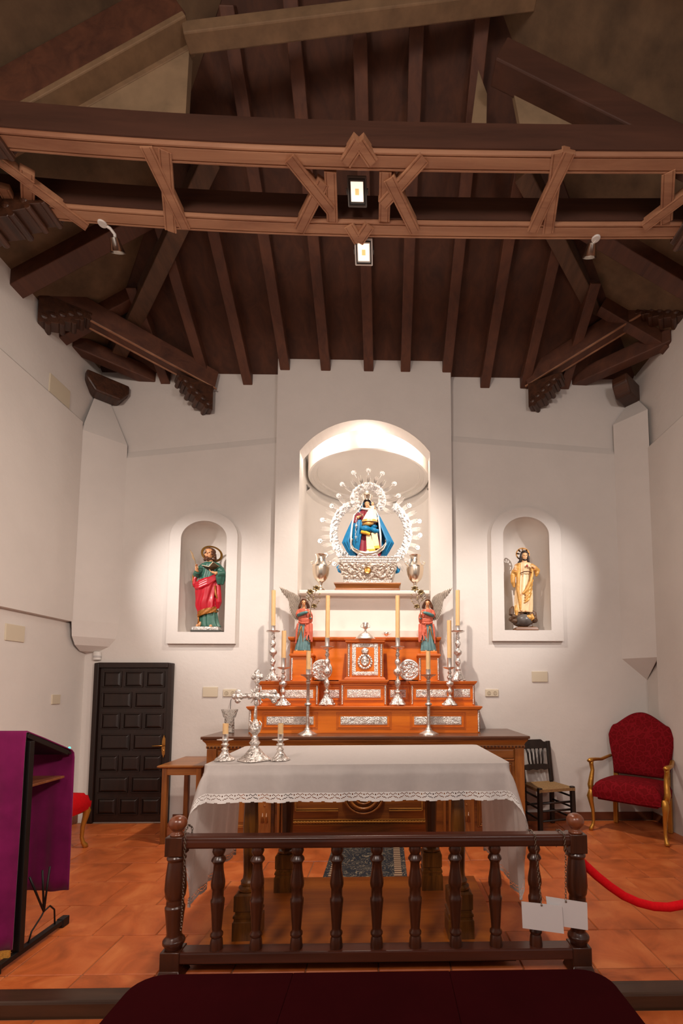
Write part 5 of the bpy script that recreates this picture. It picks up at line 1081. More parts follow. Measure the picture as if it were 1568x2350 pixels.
# ================================================================ carved statues
def cat(vals, t):                                  # smooth interpolation through a list of tuples
    n_ = len(vals)-1; t = max(0, min(.9999, t))*n_; i = int(t); q = t-i
    p0, p1, p2, p3 = vals[max(0, i-1)], vals[i], vals[min(n_, i+1)], vals[min(n_, i+2)]
    return tuple(.5*((2*b)+(c-a)*q+(2*a-5*b+4*c-d)*q*q+(3*b-a-3*c+d)*q**3) for a, b, c, d in zip(p0, p1, p2, p3))
class Fig:
    """figure measured in picture units: F(x, y, depth) gives local metres"""
    def __init__(s, T, x0, y0, k, mir=1): s.T, s.x0, s.y0, s.k, s.mir = T, x0, y0, k, mir
    def __call__(s, x, y, d=0): return V(((x-s.x0)*s.k*s.mir, -d*s.k, (s.y0-y)*s.k))
    def loft(s, rows, dr=.62, folds=(11, 0, 0), tilt=0, n=60, nr=30, d0=0, cap=True, arc=None, m=None, sharp=1.0):
        """rows: (y, x_left, x_right[, depth offset]); folds=(count, amplitude, twist)"""
        m = m or MB(); rows = [(r+(0,))[:4] for r in rows]; nf, am, tw = folds; a0, a1 = arc or (0, 2*pi); closed = arc is None
        def f(u, v):
            y, xl, xr, dd = cat(rows, v); a = a0+(a1-a0)*u; c = (xl+xr)/2; h = (xr-xl)/2
            w_ = sin(nf*a+tw*v*6); w_ = math.copysign(abs(w_)**sharp, w_)
            rr = 1+(am/max(h, 1))*(w_+.45*sin(nf*1.7*a+2+tw*v*9))*min(1, .25+v*1.2)
            x = c+h*rr*cos(a); return s(x, y+tilt*(x-c), d0+dd-h*dr*rr*sin(a))
        m.grid(f, n, nr, cu=closed)
        if cap and closed: m.add([f(i/n, 0) for i in range(n)], [tuple(range(n))]); m.add([f(i/n, 1) for i in range(n)], [tuple(range(n))])
        return m
    def limb(s, m, pts, r, n=10): return m.tube([s(*p) for p in pts], [x*s.k for x in (r if isinstance(r, (list, tuple)) else [r]*len(pts))], n)
    def ball(s, m, c, r, nu=14, nv=10):
        r = r if isinstance(r, (list, tuple)) else (r, r, r); return m.ball(s(*c), tuple(x*s.k for x in (r[0], r[2], r[1])), nu, nv)
    def hand(s, m, w_, d, up, size):
        """palm and five bent fingers, wrist w_, pointing along d (x,y,depth), curling towards up"""
        w_, d, up = V(w_), V(d).normalized(), V(up).normalized(); sd = d.cross(up).normalized()
        pc = w_+d*size*.45; s.limb(m, [tuple(w_), tuple(pc), tuple(w_+d*size*.8)], [size*.22, size*.30, size*.28], 8)
        for i, l in enumerate((.75, .9, .85, .65)):
            b = w_+d*size*.75+sd*size*(-.24+.16*i)
            s.limb(m, [tuple(b), tuple(b+d*size*l*.5+up*size*.06), tuple(b+d*size*l*.8+up*size*.3), tuple(b+d*size*l*.75+up*size*.5)], [size*.10, size*.09, size*.08, size*.06], 6)
        b = w_+d*size*.3-sd*size*.26; s.limb(m, [tuple(b), tuple(b+d*size*.3-sd*size*.18+up*size*.12), tuple(b+d*size*.5-sd*size*.1+up*size*.3)], [size*.12, size*.1, size*.07], 6)
    def head(s, m, c, hw, hh, turn=0, nod=0):
        """face towards the viewer: skull, brow, cheeks, nose, lips, chin, ears; hw half width, hh half height"""
        x, y, d = c; o = lambda a, b, e: (x+a*hw+turn*e*hw, y+b*hh+nod*e*hh, d+e*hw)
        s.ball(m, (x, y-hh*.18, d-hw*.1), (hw*.98, hh*.82, hw*1.12)); s.ball(m, o(0, .3, .28), (hw*.72, hh*.62, hw*.72)); s.ball(m, o(0, .78, .5), (hw*.32, hh*.2, hw*.3))
        s.limb(m, [o(0, -.12, .98), o(0, .15, 1.22), o(0, .22, 1.2)], [hw*.11, hw*.15, hw*.12], 6)
        for q in (-1, 1): s.ball(m, o(q*.42, .18, .72), hw*.26, 8, 6); s.ball(m, o(q*.98, .02, -.1), (hw*.14, hh*.24, hw*.2), 8, 6); s.ball(m, o(q*.36, -.2, .86), (hw*.28, hh*.07, hw*.16), 8, 5)
        s.ball(m, o(0, .47, .92), (hw*.26, hh*.06, hw*.14), 8, 5)
        return o
    def face_marks(s, par, o, hw, hh, eye, lip):
        for q in (-1, 1):
            m = MB(); s.ball(m, o(q*.36, -.07, .93), (hw*.15, hh*.07, hw*.1), 8, 6); m.build('eye', eye, par, smooth=True)
        m = MB(); s.ball(m, o(0, .47, 1.0), (hw*.22, hh*.05, hw*.1), 8, 5); m.build('lips', lip, par, smooth=True)
M_SKIN = plain('painted_flesh', 'd89b6c', .4, 0, .08, 30); M_SKIN2 = plain('painted_pale_flesh', 'e8b584', .4, 0, .05, 30)
M_EYE = plain('painted_eye', '1d120d', .3); M_LIP = plain('painted_lip', 'a2483a', .4)
M_HAIRB = plain('brown_carved_hair', '5a3218', .45, 0, .3, 60, .5); M_HAIRD = plain('dark_carved_hair', '2a160d', .45, 0, .3, 60, .5)
M_GREEN = plain('green_painted_robe', '2f5f50', .4, 0, .2, 18, .1); M_REDR = plain('red_painted_mantle', 'b31226', .32, 0, .15, 14, .1); M_TRIM = plain('gold_brocade_trim', '9a5f1e', .4, .3, .45, 90, .3)
M_PINK = plain('coral_painted_robe', 'c9634c', .38, 0, .15, 16, .1); M_BLUEG = plain('grey_blue_robe', '5f8488', .4, 0, .18, 20, .1); M_TEAL = plain('teal_sleeve', '4f7f80', .4)
M_CREAM = plain('ivory_painted_robe', 'e8c89a', .4, 0, .1, 14, .1); M_CGOLD = plain('ochre_gilt_mantle', 'd19c50', .38, .1, .3, 26, .2)
# ---------------------------------------------------------------- saint with book and quill (left niche)
YS = YW+.03; kS = YS/1050*1.012/6.91
S = thing('saint_statue', 'statue of a bearded saint in green robe and red mantle with book and quill', 'statue', (P(478, 1450, Y=YS).x, YS, LN['z0']))
F = Fig(S, 750, 2020, kS)
MB().box(-235*kS, 215*kS, -105*kS, 150*kS, 0, 32*kS).build('plinth', plain('dark_plinth', '3a3a33', .4), S, bevel=.003)
m = relief(-215*kS, 70*kS, 36*kS, 78*kS, -100*kS, .004, .006, 3, 45); m.box(-215*kS, 190*kS, -100*kS, 130*kS, 32*kS, 82*kS); m.build('silver_base', M_SILF, S)
b = MB(); b.m = None
F.limb(b, [(700, 1900, 0), (700, 1600, 0), (730, 1250, 0), (745, 1050, 0), (745, 930, -5)], [30, 42, 48, 52, 44], 14)
F.limb(b, [(745, 940, -5), (742, 860, 5)], [55, 48]); oh = F.head(b, (740, 775, 15), 76, 104, -.12)
F.limb(b, [(670, 945, 0), (575, 1085, 40), (585, 1050, 110)], [48, 40, 26]); F.hand(b, (583, 1060, 115), (.05, -1, .25), (.6, 0, .8), 62)
F.limb(b, [(840, 945, 0), (950, 1095, 60), (880, 1110, 140)], [48, 40, 26]); F.hand(b, (885, 1110, 140), (-1, -.35, .1), (0, -1, .3), 66)
for x, y in ((615, 1920), (820, 1925)): F.limb(b, [(x+15, y-60, 10), (x, y-8, 40), (x-8, y, 95)], [28, 26, 18])
body = b.build('body', M_SKIN, S, fuse=.0045, relax=2)
F.face_marks(body, oh, 76, 104, M_EYE, M_LIP)
h = MB(); 
for i in range(70):                                # curls of hair round the back and sides, and the beard
    a = random.uniform(0, 2*pi); t = random.uniform(-.5, 1)
    if sin(a) < -.25 and t < .55: continue
    F.ball(h, (740+84*cos(a)*cos(t*.7), 770-t*85+60, 15-8+(-86)*sin(a)*cos(t*.7)), random.uniform(16, 26), 7, 5)
for i in range(50): a = random.uniform(-1, 1); F.ball(h, (728+52*a, 845+random.uniform(-14, 34)*(1-a*a*.6), 72-34*abs(a)+random.uniform(-6, 10)), random.uniform(12, 18), 7, 5)
F.ball(h, (742, 726, -12), (84, 62, 84)); F.ball(h, (737, 690, 52), (34, 18, 26), 8, 6)
h.build('hair_and_beard', M_HAIRB, S, fuse=.004, relax=1)
tn = F.loft([(890, 690, 800), (915, 650, 880), (960, 630, 915), (1060, 620, 900), (1170, 600, 880), (1350, 600, 870), (1600, 620, 870), (1780, 625, 890), (1880, 625, 915), (1930, 640, 945)], .55, (9, 13, .5))
F.limb(tn, [(665, 945, 0), (600, 1040, 25), (560, 1120, 55), (590, 1080, 95)], [50, 62, 58, 44], 12)
F.limb(tn, [(845, 945, 0), (935, 1050, 40), (975, 1110, 60), (905, 1120, 120)], [52, 66, 66, 48], 12)
F.limb(tn, [(930, 1100, 80), (925, 1180, 70), (920, 1270, 60)], [60, 55, 30], 10); F.limb(tn, [(980, 1110, 50), (965, 1200, 45), (960, 1270, 45)], [42, 40, 20], 10)
tn.build('green_robe', M_GREEN, S, fuse=.0045, relax=1)
mt = F.loft([(1170, 575, 870, 20), (1250, 555, 880, 22), (1330, 552, 870, 24), (1450, 560, 862, 20), (1560, 550, 868, 12), (1650, 590, 880, 8), (1700, 600, 870, 8)], .62, (7, 17, 1.6), tilt=-.28, nr=36)
for yy in (0, 40, 80): F.limb(mt, [(560, 1250+yy, 60), (640, 1262+yy*.9, 112), (760, 1205+yy*.9, 112), (870, 1120+yy*.8, 62)], [26, 30, 30, 24], 10)
F.limb(mt, [(900, 1250, 30), (905, 1420, 30), (905, 1540, 20), (890, 1640, 10)], [30, 42, 48, 24], 10)
F.limb(mt, [(560, 1110, 20), (525, 1180, 25), (520, 1260, 20), (530, 1310, 20)], [28, 30, 32, 18], 10)
mt.build('red_mantle', M_REDR, S, fuse=.0045, relax=1)
tr_ = F.loft([(1655, 585, 884, 8), (1690, 590, 884, 8), (1730, 596, 880, 8), (1745, 600, 872, 8)], .66, (7, 17, 1.6), tilt=-.28, nr=6, cap=False)
tr_.build('brocade_border', M_TRIM, S, smooth=True); tr_ = MB(); F.limb(tr_, [(505, 1100, 30), (500, 1200, 34), (512, 1300, 26)], [12, 14, 12], 8); tr_.build('brocade_border', M_TRIM, S, smooth=True); tr_ = MB(); F.limb(tr_, [(860, 1290, 70), (875, 1430, 70), (925, 1550, 40)], [12, 16, 16], 8); tr_.build('brocade_border', M_TRIM, S, smooth=True); tr_ = MB(); F.limb(tr_, [(600, 1740, 40), (612, 1830, 40), (605, 1900, 40)], [16, 14, 14], 8)
tr_.build('brocade_border', M_TRIM, S, smooth=True)
bk_ = MB(); 
def slab(m, q, t):                                 # thin slab from four points
    p = [F(*a_) for a_ in q]; nrm = (p[1]-p[0]).cross(p[3]-p[0]).normalized()*t*kS
    m.add(p+[v+nrm for v in p], [(0, 1, 2, 3), (7, 6, 5, 4), (0, 4, 5, 1), (1, 5, 6, 2), (2, 6, 7, 3), (3, 7, 4, 0)])
slab(bk_, ((690, 1002, 190), (812, 1030, 205), (830, 1050, 80), (705, 1020, 70)), 12); slab(bk_, ((812, 1030, 205), (872, 945, 200), (930, 985, 80), (830, 1050, 80)), 12)
bo = bk_.build('book', plain('brown_book_cover', '5a4a32', .5), S)
pg = MB(); slab(pg, ((694, 994, 192), (810, 1020, 207), (828, 1040, 84), (708, 1010, 74)), -7); slab(pg, ((810, 1020, 207), (866, 943, 202), (924, 982, 84), (828, 1040, 84)), -7); pg.build('pages', plain('book_pages', 'd9c9a8', .7), bo)
q = MB(); F.limb(q, [(592, 1030, 140), (560, 900, 130), (520, 810, 120), (462, 722, 105)], [5, 5, 4, 1], 6)
q.add([F(*p) for p in ((572, 930, 132), (515, 870, 122), (495, 800, 117), (462, 722, 105), (520, 790, 122), (552, 870, 130))], [(0, 1, 2, 3, 4, 5)]); q.build('quill', plain('quill_feather', '8a6a3e', .5), S)
hl = MB(); pts = []
def halo_ring(F, cx_, cy_, rx, ry, d, rot, wd, lean=0):
    m = MB(); n_ = 48
    def f(u, v):
        a = 2*pi*u; k = [(1, 6), (1, -6), (1-wd, -6), (1-wd, 6)][int(round(v*4)) % 4]; x, y = rx*k[0]*cos(a), ry*k[0]*sin(a)
        return F(cx_+x*cos(rot)-y*sin(rot), cy_+x*sin(rot)+y*cos(rot), d+k[1]+lean*y)
    return m.grid(f, n_, 4, cu=True, cv=True)
halo_ring(F, 747, 748, 176, 132, -60, .5, .2, .3).build('halo', metal('aged_brass', '7a5628', .5), S, smooth=True, angle=40)
F.limb(hl, [(745, 800, -60), (870, 850, -62)], 5, 6); hl.build('halo_stay', M_BRASS, S)
# ---------------------------------------------------------------- statue on a globe (right niche)
kC = YS/1050*1.033/6.91; C_ = thing('robed_statue', 'statue in ivory robe and gilt mantle with pierced halo, standing on a globe', 'statue', (P(1206, 1446, Y=YS).x, YS, RN['z0']))
F = Fig(C_, 735, 2045, kC)
MB().stack((0, 0, 0), [(350*kC, 210*kC, 0), (350*kC, 210*kC, 12*kC), (330*kC, 190*kC, 45*kC), (250*kC, 170*kC, 55*kC)]).build('plinth', wood('statue_plinth', '4a2a14', '8a5a30', 2, 'x', .4), C_, bevel=.002)
gb = MB(); F.ball(gb, (700, 1890, 30), (130, 105, 130), 20, 14); gb.build('globe', plain('painted_globe', '5a5450', .35, 0, .4, 12), C_, smooth=True)
cl2 = MB()
for i in range(70):
    a = random.uniform(0, 2*pi); x = 710+190*cos(a)*random.uniform(.7, 1.02); y = 1860+100*sin(a)*random.uniform(.55, 1); F.ball(cl2, (x, y, random.uniform(-70, 60)-(40 if abs(x-700) < 90 and y > 1800 else 0)), random.uniform(24, 46), 8, 6)
F.limb(cl2, [(520, 1800, 0), (530, 1700, -10), (560, 1660, -20)], [40, 36, 20]); F.limb(cl2, [(880, 1840, 0), (880, 1770, 0), (840, 1740, 0)], [40, 36, 26])
F.limb(cl2, [(620, 1970, 0), (740, 1995, 20), (840, 1970, 0)], [40, 40, 40]); cl2.build('clouds', plain('brown_carved_cloud', '5a3f2a', .45, 0, .4, 20, .2), C_, fuse=.005, relax=1)
an = MB(); F.ball(an, (760, 1850, 120), (50, 40, 30)); F.limb(an, [(800, 1800, 110), (830, 1860, 100), (790, 1900, 110)], [20, 24, 14]); an.build('cherub', M_CGOLD, C_, smooth=True)
b = MB(); F.limb(b, [(700, 1740, 0), (700, 1400, 0), (725, 1200, 0), (735, 1050, 0), (740, 985, 0)], [34, 42, 46, 50, 40], 14); F.limb(b, [(740, 990, 0), (742, 920, 5)], [46, 40]); oh = F.head(b, (742, 868, 12), 50, 78, -.05)
F.limb(b, [(660, 1010, 0), (570, 1150, 40), (570, 1090, 90)], [38, 34, 22]); F.hand(b, (570, 1095, 92), (0, -1, .1), (0, 0, 1), 52)
F.limb(b, [(830, 1020, 0), (925, 1095, 30), (860, 1060, 100)], [38, 34, 22]); F.hand(b, (868, 1062, 98), (-1, -.35, .2), (0, -.4, .9), 52)
for x, y in ((660, 1745), (730, 1752)): F.limb(b, [(x+6, y-60, 20), (x, y-14, 50), (x-4, y-6, 96)], [24, 22, 15])
body = b.build('body', M_SKIN2, C_, fuse=.0045, relax=2); F.face_marks(body, oh, 50, 78, M_EYE, M_LIP)
h = MB(); F.ball(h, (742, 838, -14), (62, 66, 62)); F.ball(h, (742, 806, 10), (54, 34, 50))
for s in (-1, 1): F.limb(h, [(742+s*44, 820, 18), (742+s*58, 880, 10), (742+s*62, 940, 0), (742+s*72, 975, -10)], [18, 22, 22, 14])
F.limb(h, [(690, 930, -10), (660, 960, -10), (640, 968, 0)], [20, 20, 10]); 
for i in range(16): a = -.9+1.8*i/15; F.ball(h, (742+36*a, 918+18*(1-a*a), 52-18*a*a), 13, 6, 5)
h.build('hair_and_beard', M_HAIRD, C_, fuse=.004, relax=1)
tn = F.loft([(960, 690, 795), (985, 640, 850), (1060, 630, 860), (1140, 640, 835), (1300, 610, 850), (1450, 590, 860), (1600, 580, 860), (1700, 575, 855), (1760, 580, 850)], .58, (10, 11, .2)); tn.build('ivory_robe', M_CREAM, C_, fuse=.0045, relax=1)
mt = F.loft([(975, 625, 860), (1010, 610, 880), (1150, 585, 890), (1300, 575, 880), (1450, 590, 870), (1560, 600, 860), (1660, 590, 855), (1740, 580, 850)], .66, (8, 13, .7), arc=(radians(-25), radians(205)), nr=34); so = None
F.limb(mt, [(650, 990, 40), (625, 1150, 60), (620, 1300, 62), (615, 1440, 60), (640, 1600, 62), (655, 1730, 50)], [26, 34, 30, 26, 24, 26], 10)
F.limb(mt, [(565, 1100, 30), (545, 1180, 40), (545, 1290, 36), (565, 1370, 34)], [34, 38, 34, 14], 10); F.limb(mt, [(655, 1000, 0), (590, 1100, 35), (565, 1160, 50), (572, 1120, 85)], [42, 46, 44, 32], 10)
F.limb(mt, [(840, 1010, 0), (905, 1070, 25), (935, 1100, 32), (880, 1075, 85)], [42, 44, 44, 32], 10); F.limb(mt, [(925, 1090, 40), (925, 1150, 40), (910, 1195, 40)], [36, 34, 14], 10)
F.limb(mt, [(840, 1060, 60), (835, 1180, 80), (800, 1300, 92), (740, 1420, 96), (680, 1480, 90)], [20, 24, 26, 26, 18], 10)
for k in range(4): F.limb(mt, [(850-10*k, 1250+70*k, 60), (790-10*k, 1400+60*k, 90), (720-6*k, 1500+40*k, 92)], [16, 18, 12], 8)
F.limb(mt, [(600, 1650, 30), (590, 1740, 40), (585, 1820, 50)], [26, 34, 20], 10)
mt.build('gilt_mantle', M_CGOLD, C_, fuse=.0045, relax=1)
bt = MB(); F.limb(bt, [(640, 1160, 75), (700, 1138, 108), (770, 1132, 112), (825, 1148, 90)], 8, 8); bt.build('girdle', M_HAIRB, C_, smooth=True)
ht = MB(); F.ball(ht, (755, 1040, 96), (18, 20, 12)); ht.build('sacred_heart', M_LIP, C_, smooth=True)
hl = halo_ring(F, 732, 815, 110, 102, -40, 0, .17)
for k in range(5): a = -pi/2+(k-2)*.75+.37*0; F.limb(hl, [(732+50*cos(a), 815+46*sin(a), -40), (732+100*cos(a), 815+92*sin(a), -40)], [9, 14], 6)
F.limb(hl, [(742, 870, -40), (740, 860, -10)], 6, 6); hl.build('halo', metal('aged_brass_dark', '6d4c2a', .35), C_, smooth=True, angle=50)
# ---------------------------------------------------------------- the two angels
M_WING = plain('silvered_wing', '9c8f82', .45, .35, .15, 30, .3); M_LILY = plain('tarnished_gilt_leaf', '7a6644', .35, .6, .3, 40)
def angel(n1, sgn):
    pxc, zt = PZ[sgn]; Ya = 5.055; k = Ya/1050*1.008/8.711
    t = thing('angel_statue', 'carved angel in coral and blue robes with silver wings, %s of the tabernacle' % n1, 'statue', (pxc, Ya, zt), group='pair of angels')
    F = Fig(t, 795, 1560, k, 1 if sgn < 0 else -1)
    MB().stack((0, 0, 0), [(330*k, 190*k, 0), (330*k, 190*k, 40*k), (300*k, 170*k, 58*k)]).build('plinth', M_OR, t, bevel=.002)
    b = MB(); F.limb(b, [(800, 1480, 0), (810, 1150, 0), (820, 900, 0), (812, 760, 0), (810, 680, 0)], [30, 38, 42, 46, 36], 12); F.limb(b, [(810, 690, 0), (808, 610, 5)], [40, 36]); oh = F.head(b, (810, 545, 14), 50, 82, .1)
    F.limb(b, [(720, 690, 0), (705, 810, 40), (900, 745, 120)], [36, 32, 20]); F.hand(b, (905, 742, 118), (1, -.35, .1), (.2, -.9, .4), 46)
    F.limb(b, [(900, 700, 0), (950, 840, 40), (955, 840, 90)], [36, 32, 20]); F.hand(b, (955, 845, 92), (0, -1, .2), (-.5, 0, .9), 46)
    for x in (690, 850): F.limb(b, [(x, 1470, 20), (x, 1500, 60), (x, 1506, 92)], [22, 20, 14])
    bo = b.build('body', M_SKIN, t, fuse=.0042, relax=2); F.face_marks(bo, oh, 50, 82, M_EYE, M_LIP)
    h = MB(); F.ball(h, (808, 510, -14), (64, 62, 64)); F.ball(h, (808, 482, 16), (54, 30, 46)); F.limb(h, [(770, 490, 44), (808, 472, 58), (846, 490, 44)], [12, 12, 12])
    for s in (-1, 1): F.limb(h, [(808+s*46, 500, 22), (808+s*66, 560, 12), (808+s*78, 620, 4), (808+s*84-(8 if s > 0 else 14), 650, -6)], [20, 26, 28, 14]); F.limb(h, [(808+s*56, 520, -10), (808+s*90, 600, -16), (808+s*110, 640, -20)], [24, 26, 10])
    h.build('hair', M_HAIRB, t, fuse=.004, relax=1)
    sk = F.loft([(860, 730, 930), (1000, 720, 930), (1150, 700, 930), (1300, 680, 935), (1420, 655, 945), (1500, 645, 948)], .6, (13, 12, .1), nr=26); sk.build('blue_skirt', M_BLUEG, t, fuse=.0042, relax=1)
    rb = F.loft([(655, 745, 875), (680, 700, 925), (760, 690, 940), (860, 715, 950), (930, 720, 965), (1050, 715, 970), (1150, 700, 980), (1260, 690, 995), (1330, 680, 1000)], .64, (9, 14, .6), arc=(radians(-88), radians(225)), nr=30)
    F.loft([(655, 745, 875), (680, 700, 925), (760, 692, 938), (860, 715, 950), (940, 725, 962)], .64, (6, 8, .9), nr=16, m=rb)
    for yy, xx in ((900, 0), (945, 10), (870, -10)): F.limb(rb, [(715, yy-20, 30), (790, yy+10, 66), (880, yy+5, 72), (965, yy-10, 30)], [22, 28, 28, 20], 8)
    F.limb(rb, [(720, 690, 0), (698, 770, 22), (700, 820, 45)], [44, 52, 36], 10); F.limb(rb, [(900, 700, 0), (945, 800, 30), (955, 850, 60), (960, 930, 40)], [44, 50, 46, 30], 10)
    for x0_, x1_, y1_ in ((860, 830, 1330), (900, 890, 1300), (945, 950, 1290), (980, 985, 1330), (700, 670, 1360)): F.limb(rb, [(x0_, 960, 52), ((x0_+x1_)/2, 1120, 62), (x1_, y1_, 58)], [18, 22, 16], 8)
    rb.build('coral_robe', M_PINK, t, fuse=.0042, relax=1)
    sv = MB(); F.limb(sv, [(700, 800, 50), (780, 775, 92), (860, 750, 112), (905, 742, 116)], [34, 36, 30, 24], 12); F.limb(sv, [(955, 870, 84), (955, 845, 92)], [30, 24], 10); sv.build('sleeve', M_TEAL, t, smooth=True)
    cg = MB(); cg.tube([F(810+56*cos(2*pi*i/20), 660+24*sin(2*pi*i/20), -18-44*sin(2*pi*i/20)*-1+0) for i in range(20)], 12*k, 6, closed=True); cg.build('collar', M_TEAL, t, smooth=True)
    gl = MB(); F.limb(gl, [(770, 1010, 70), (740, 1150, 66), (700, 1270, 60), (660, 1360, 52)], [10, 12, 14, 10], 8); F.limb(gl, [(780, 1010, 72), (800, 1160, 76), (815, 1330, 70), (880, 1262, 76), (935, 1330, 60), (990, 1260, 40)], 9, 8); gl.build('gold_edge', M_TRIM, t, smooth=True)
    # wings: rows of overlapping feathers on a thin shell
    def wing(name, root, tip, low, nf, d, sweep):
        w = MB(); R_, T_, L_ = V(root), V(tip), V(low)
        def P3(x, y, dd): return F(x, y, dd)
        up = [(720, 480), (700, 410), (620, 340), (500, 285), (390, 230), (290, 195)] if name == 'near' else [(838, 500), (830, 420), (845, 330), (880, 275), (915, 245), (940, 235)]
        lo = [(700, 880), (600, 840), (545, 740), (515, 600), (495, 480), (370, 330), (290, 195)] if name == 'near' else [(860, 540), (890, 470), (905, 400), (925, 320), (940, 260), (940, 235)]
        nn = 26
        def sh_(u, v):
            a, b_ = cat(up, u), cat(lo, u); x, y = a[0]*(1-v)+b_[0]*v, a[1]*(1-v)+b_[1]*v
            return F(x, y, d-40*sin(u*2.2)+12*sin(v*pi)+3*sin(v*26+u*30))
        w.grid(sh_, nn, 14); w.grid(lambda u, v: sh_(u, v)+V((0, 12*k, 0)), nn, 14)
        wo = w.build('wing', M_WING, t, smooth=True)
        ft = MB()
        for i in range(nf):
            for row, (v0, ln, wd) in enumerate(((.55, .5, 24), (.25, .35, 18), (.05, .28, 14))):
                u = .02+.9*i/nf; a, b_ = cat(up, u), cat(lo, u); x, y = a[0]*(1-v0)+b_[0]*v0, a[1]*(1-v0)+b_[1]*v0
                dx, dy = (b_[0]-a[0])-(60 if name == 'near' else -6)*(1-u), (b_[1]-a[1]); L = math.hypot(dx, dy)+1e-6; ll = ln*math.hypot(b_[0]-a[0], b_[1]-a[1])+10; dx, dy = dx/L, dy/L
                pts = [(x+dx*ll*q-dy*wd*s_*.5*sin(pi*(.25+.72*q)), y+dy*ll*q+dx*wd*s_*.5*sin(pi*(.25+.72*q)), d-40*sin(u*2.2)+14+row*5+6*(1-abs(s_))-4*q) for s_ in (-1, 0, 1) for q in (0, .33, .66, 1)]
                ft.add([F(*p) for p in pts], [(j*4+i2, j*4+i2+1, (j+1)*4+i2+1, (j+1)*4+i2) for j in range(2) for i2 in range(3)])
        ft.build('feathers', M_WING, wo, smooth=True)
    wing('near', 0*V((1, 0, 0)), (0, 0, 0), (0, 0, 0), 15, -45, 0); wing('far', (0, 0, 0), (0, 0, 0), (0, 0, 0), 8, -50, 0)
    # lily
    ly = thing('gilt_lily', 'tarnished gilt lily branch held by the %s angel' % n1, 'flower', t.location); G = Fig(ly, 795, 1560, k, 1 if sgn < 0 else -1)
    st_ = MB(); G.limb(st_, [(955, 850, 128), (958, 760, 138), (968, 690, 140), (985, 600, 140), (1010, 480, 140), (1050, 360, 142), (1070, 300, 145)], [7, 7, 6, 5, 4, 4, 4], 6)
    for e in (((1005, 500, 140), (960, 420, 140), (955, 360, 145)), ((985, 610, 140), (1010, 640, 150), (1030, 630, 160)), ((1000, 540, 140), (1060, 480, 138), (1140, 450, 138)), ((990, 590, 140), (940, 500, 138), (915, 450, 138)), ((1060, 520, 140), (1110, 540, 138), (1130, 520, 138))): G.limb(st_, e, 3.5, 5)
    st_.build('stem', M_LILY, ly, smooth=True)
    for x, y, r in ((1075, 275, 78), (958, 350, 78), (1035, 630, 66)):
        fl_ = MB()
        for i in range(6):
            a = 2*pi*i/6+x
            fl_.grid(lambda u, v: G(x+r*u*cos(a)-r*.34*sin(a)*(v-.5)*2*sin(pi*min(1, u*.9+.05)), y+r*u*sin(a)*.8+r*.34*cos(a)*(v-.5)*2*sin(pi*min(1, u*.9+.05))*.8, 148+26*sin(u*2.4)-8*abs(v-.5)), 7, 3)
        G.limb(fl_, [(x, y, 150), (x, y-4, 185)], [8, 5], 6); fl_.build('blossom', M_LILY, ly, smooth=True)
    for x, y, a in ((915, 470, 1.2), (930, 510, 1), (1020, 450, 2), (1025, 490, 1.6), (1130, 400, 2.3), (1150, 470, 2.8), (1130, 530, 2.2), (1145, 380, 2), (950, 430, 1.4), (1100, 570, 2.7)):
        lf = MB(); lf.grid(lambda u, v: G(x+44*(u-.5)*cos(a)-11*sin(a)*(v-.5)*2*sin(pi*u), y+44*(u-.5)*sin(a)+11*cos(a)*(v-.5)*2*sin(pi*u), 142+8*sin(u*pi)), 6, 3); lf.build('leaf', M_LILY, ly, smooth=True)
angel('left', -1); angel('right', 1)
# ---------------------------------------------------------------- crowned figure in the middle niche
YV = 5.50; kV = YV/1050*1.04/9.04
VB = thing('silver_pedestal', 'chased silver trough pedestal on a wooden plinth in the arched niche', 'pedestal', (P(845, 1352, Y=YV).x, YV, SHELF)); F = Fig(VB, 782, 2275, kV)
def bx(x0, x1, y0, y1, dp): return
MB().stack((0, 0, 0), [(1270*kV, 700*kV, 0), (1270*kV, 700*kV, 30*kV), (1230*kV, 670*kV, 45*kV), (1240*kV, 690*kV, 80*kV), (1300*kV, 740*kV, 130*kV), (1310*kV, 740*kV, 155*kV)]).build('wood_plinth', M_WAL, VB, bevel=.003)
def zv(y): return (2275-y)*kV
MB().stack((0, 0, 0), [(930*kV, 520*kV, zv(2120)), (930*kV, 520*kV, zv(2070)), (950*kV, 530*kV, zv(2060)), (950*kV, 530*kV, zv(2040)), (900*kV, 500*kV, zv(2030))]).build('base_band', M_SILF, VB)
tr2 = MB()
def trough(u, v):
    z = zv(2030)+(zv(1725)-zv(2030))*v; w_ = (960+170*v**.8)*kV; x = -w_/2+w_*u; y = -(260+70*v)*kV; h_ = .008*noise.noise(V((x*28, z*28, 2)))+.006*abs(noise.noise(V((x*60, z*60, 5)))); e = min(u, 1-u) > .02 and .03 < v < .97
    return (x, y-(h_ if e else 0), z)
tr2.grid(trough, 90, 34)
for s in (-1, 1): tr2.grid(lambda u, v: (s*(960+170*v**.8)*kV/2, (-(260+70*v)+(520+140*v)*u)*kV, zv(2030)+(zv(1725)-zv(2030))*v), 6, 8)
tr2.grid(lambda u, v: (-(960+170*v**.8)*kV/2+(960+170*v**.8)*kV*u, (260+70*v)*kV, zv(2030)+(zv(1725)-zv(2030))*v), 4, 8)
tr2.build('trough', metal('warm_chased_silver', 'c9bcae', .36, .7, 60, '6f5f50'), VB, smooth=True, angle=50)
MB().stack((0, 0, 0), [(1130*kV, 660*kV, zv(1725)), (1150*kV, 680*kV, zv(1715)), (1150*kV, 680*kV, zv(1690)), (1130*kV, 660*kV, zv(1680)), (1135*kV, 665*kV, zv(1625)), (1160*kV, 690*kV, zv(1612)), (1160*kV, 690*kV, zv(1590)), (1100*kV, 640*kV, zv(1580))]).build('top_band', M_SILF, VB)
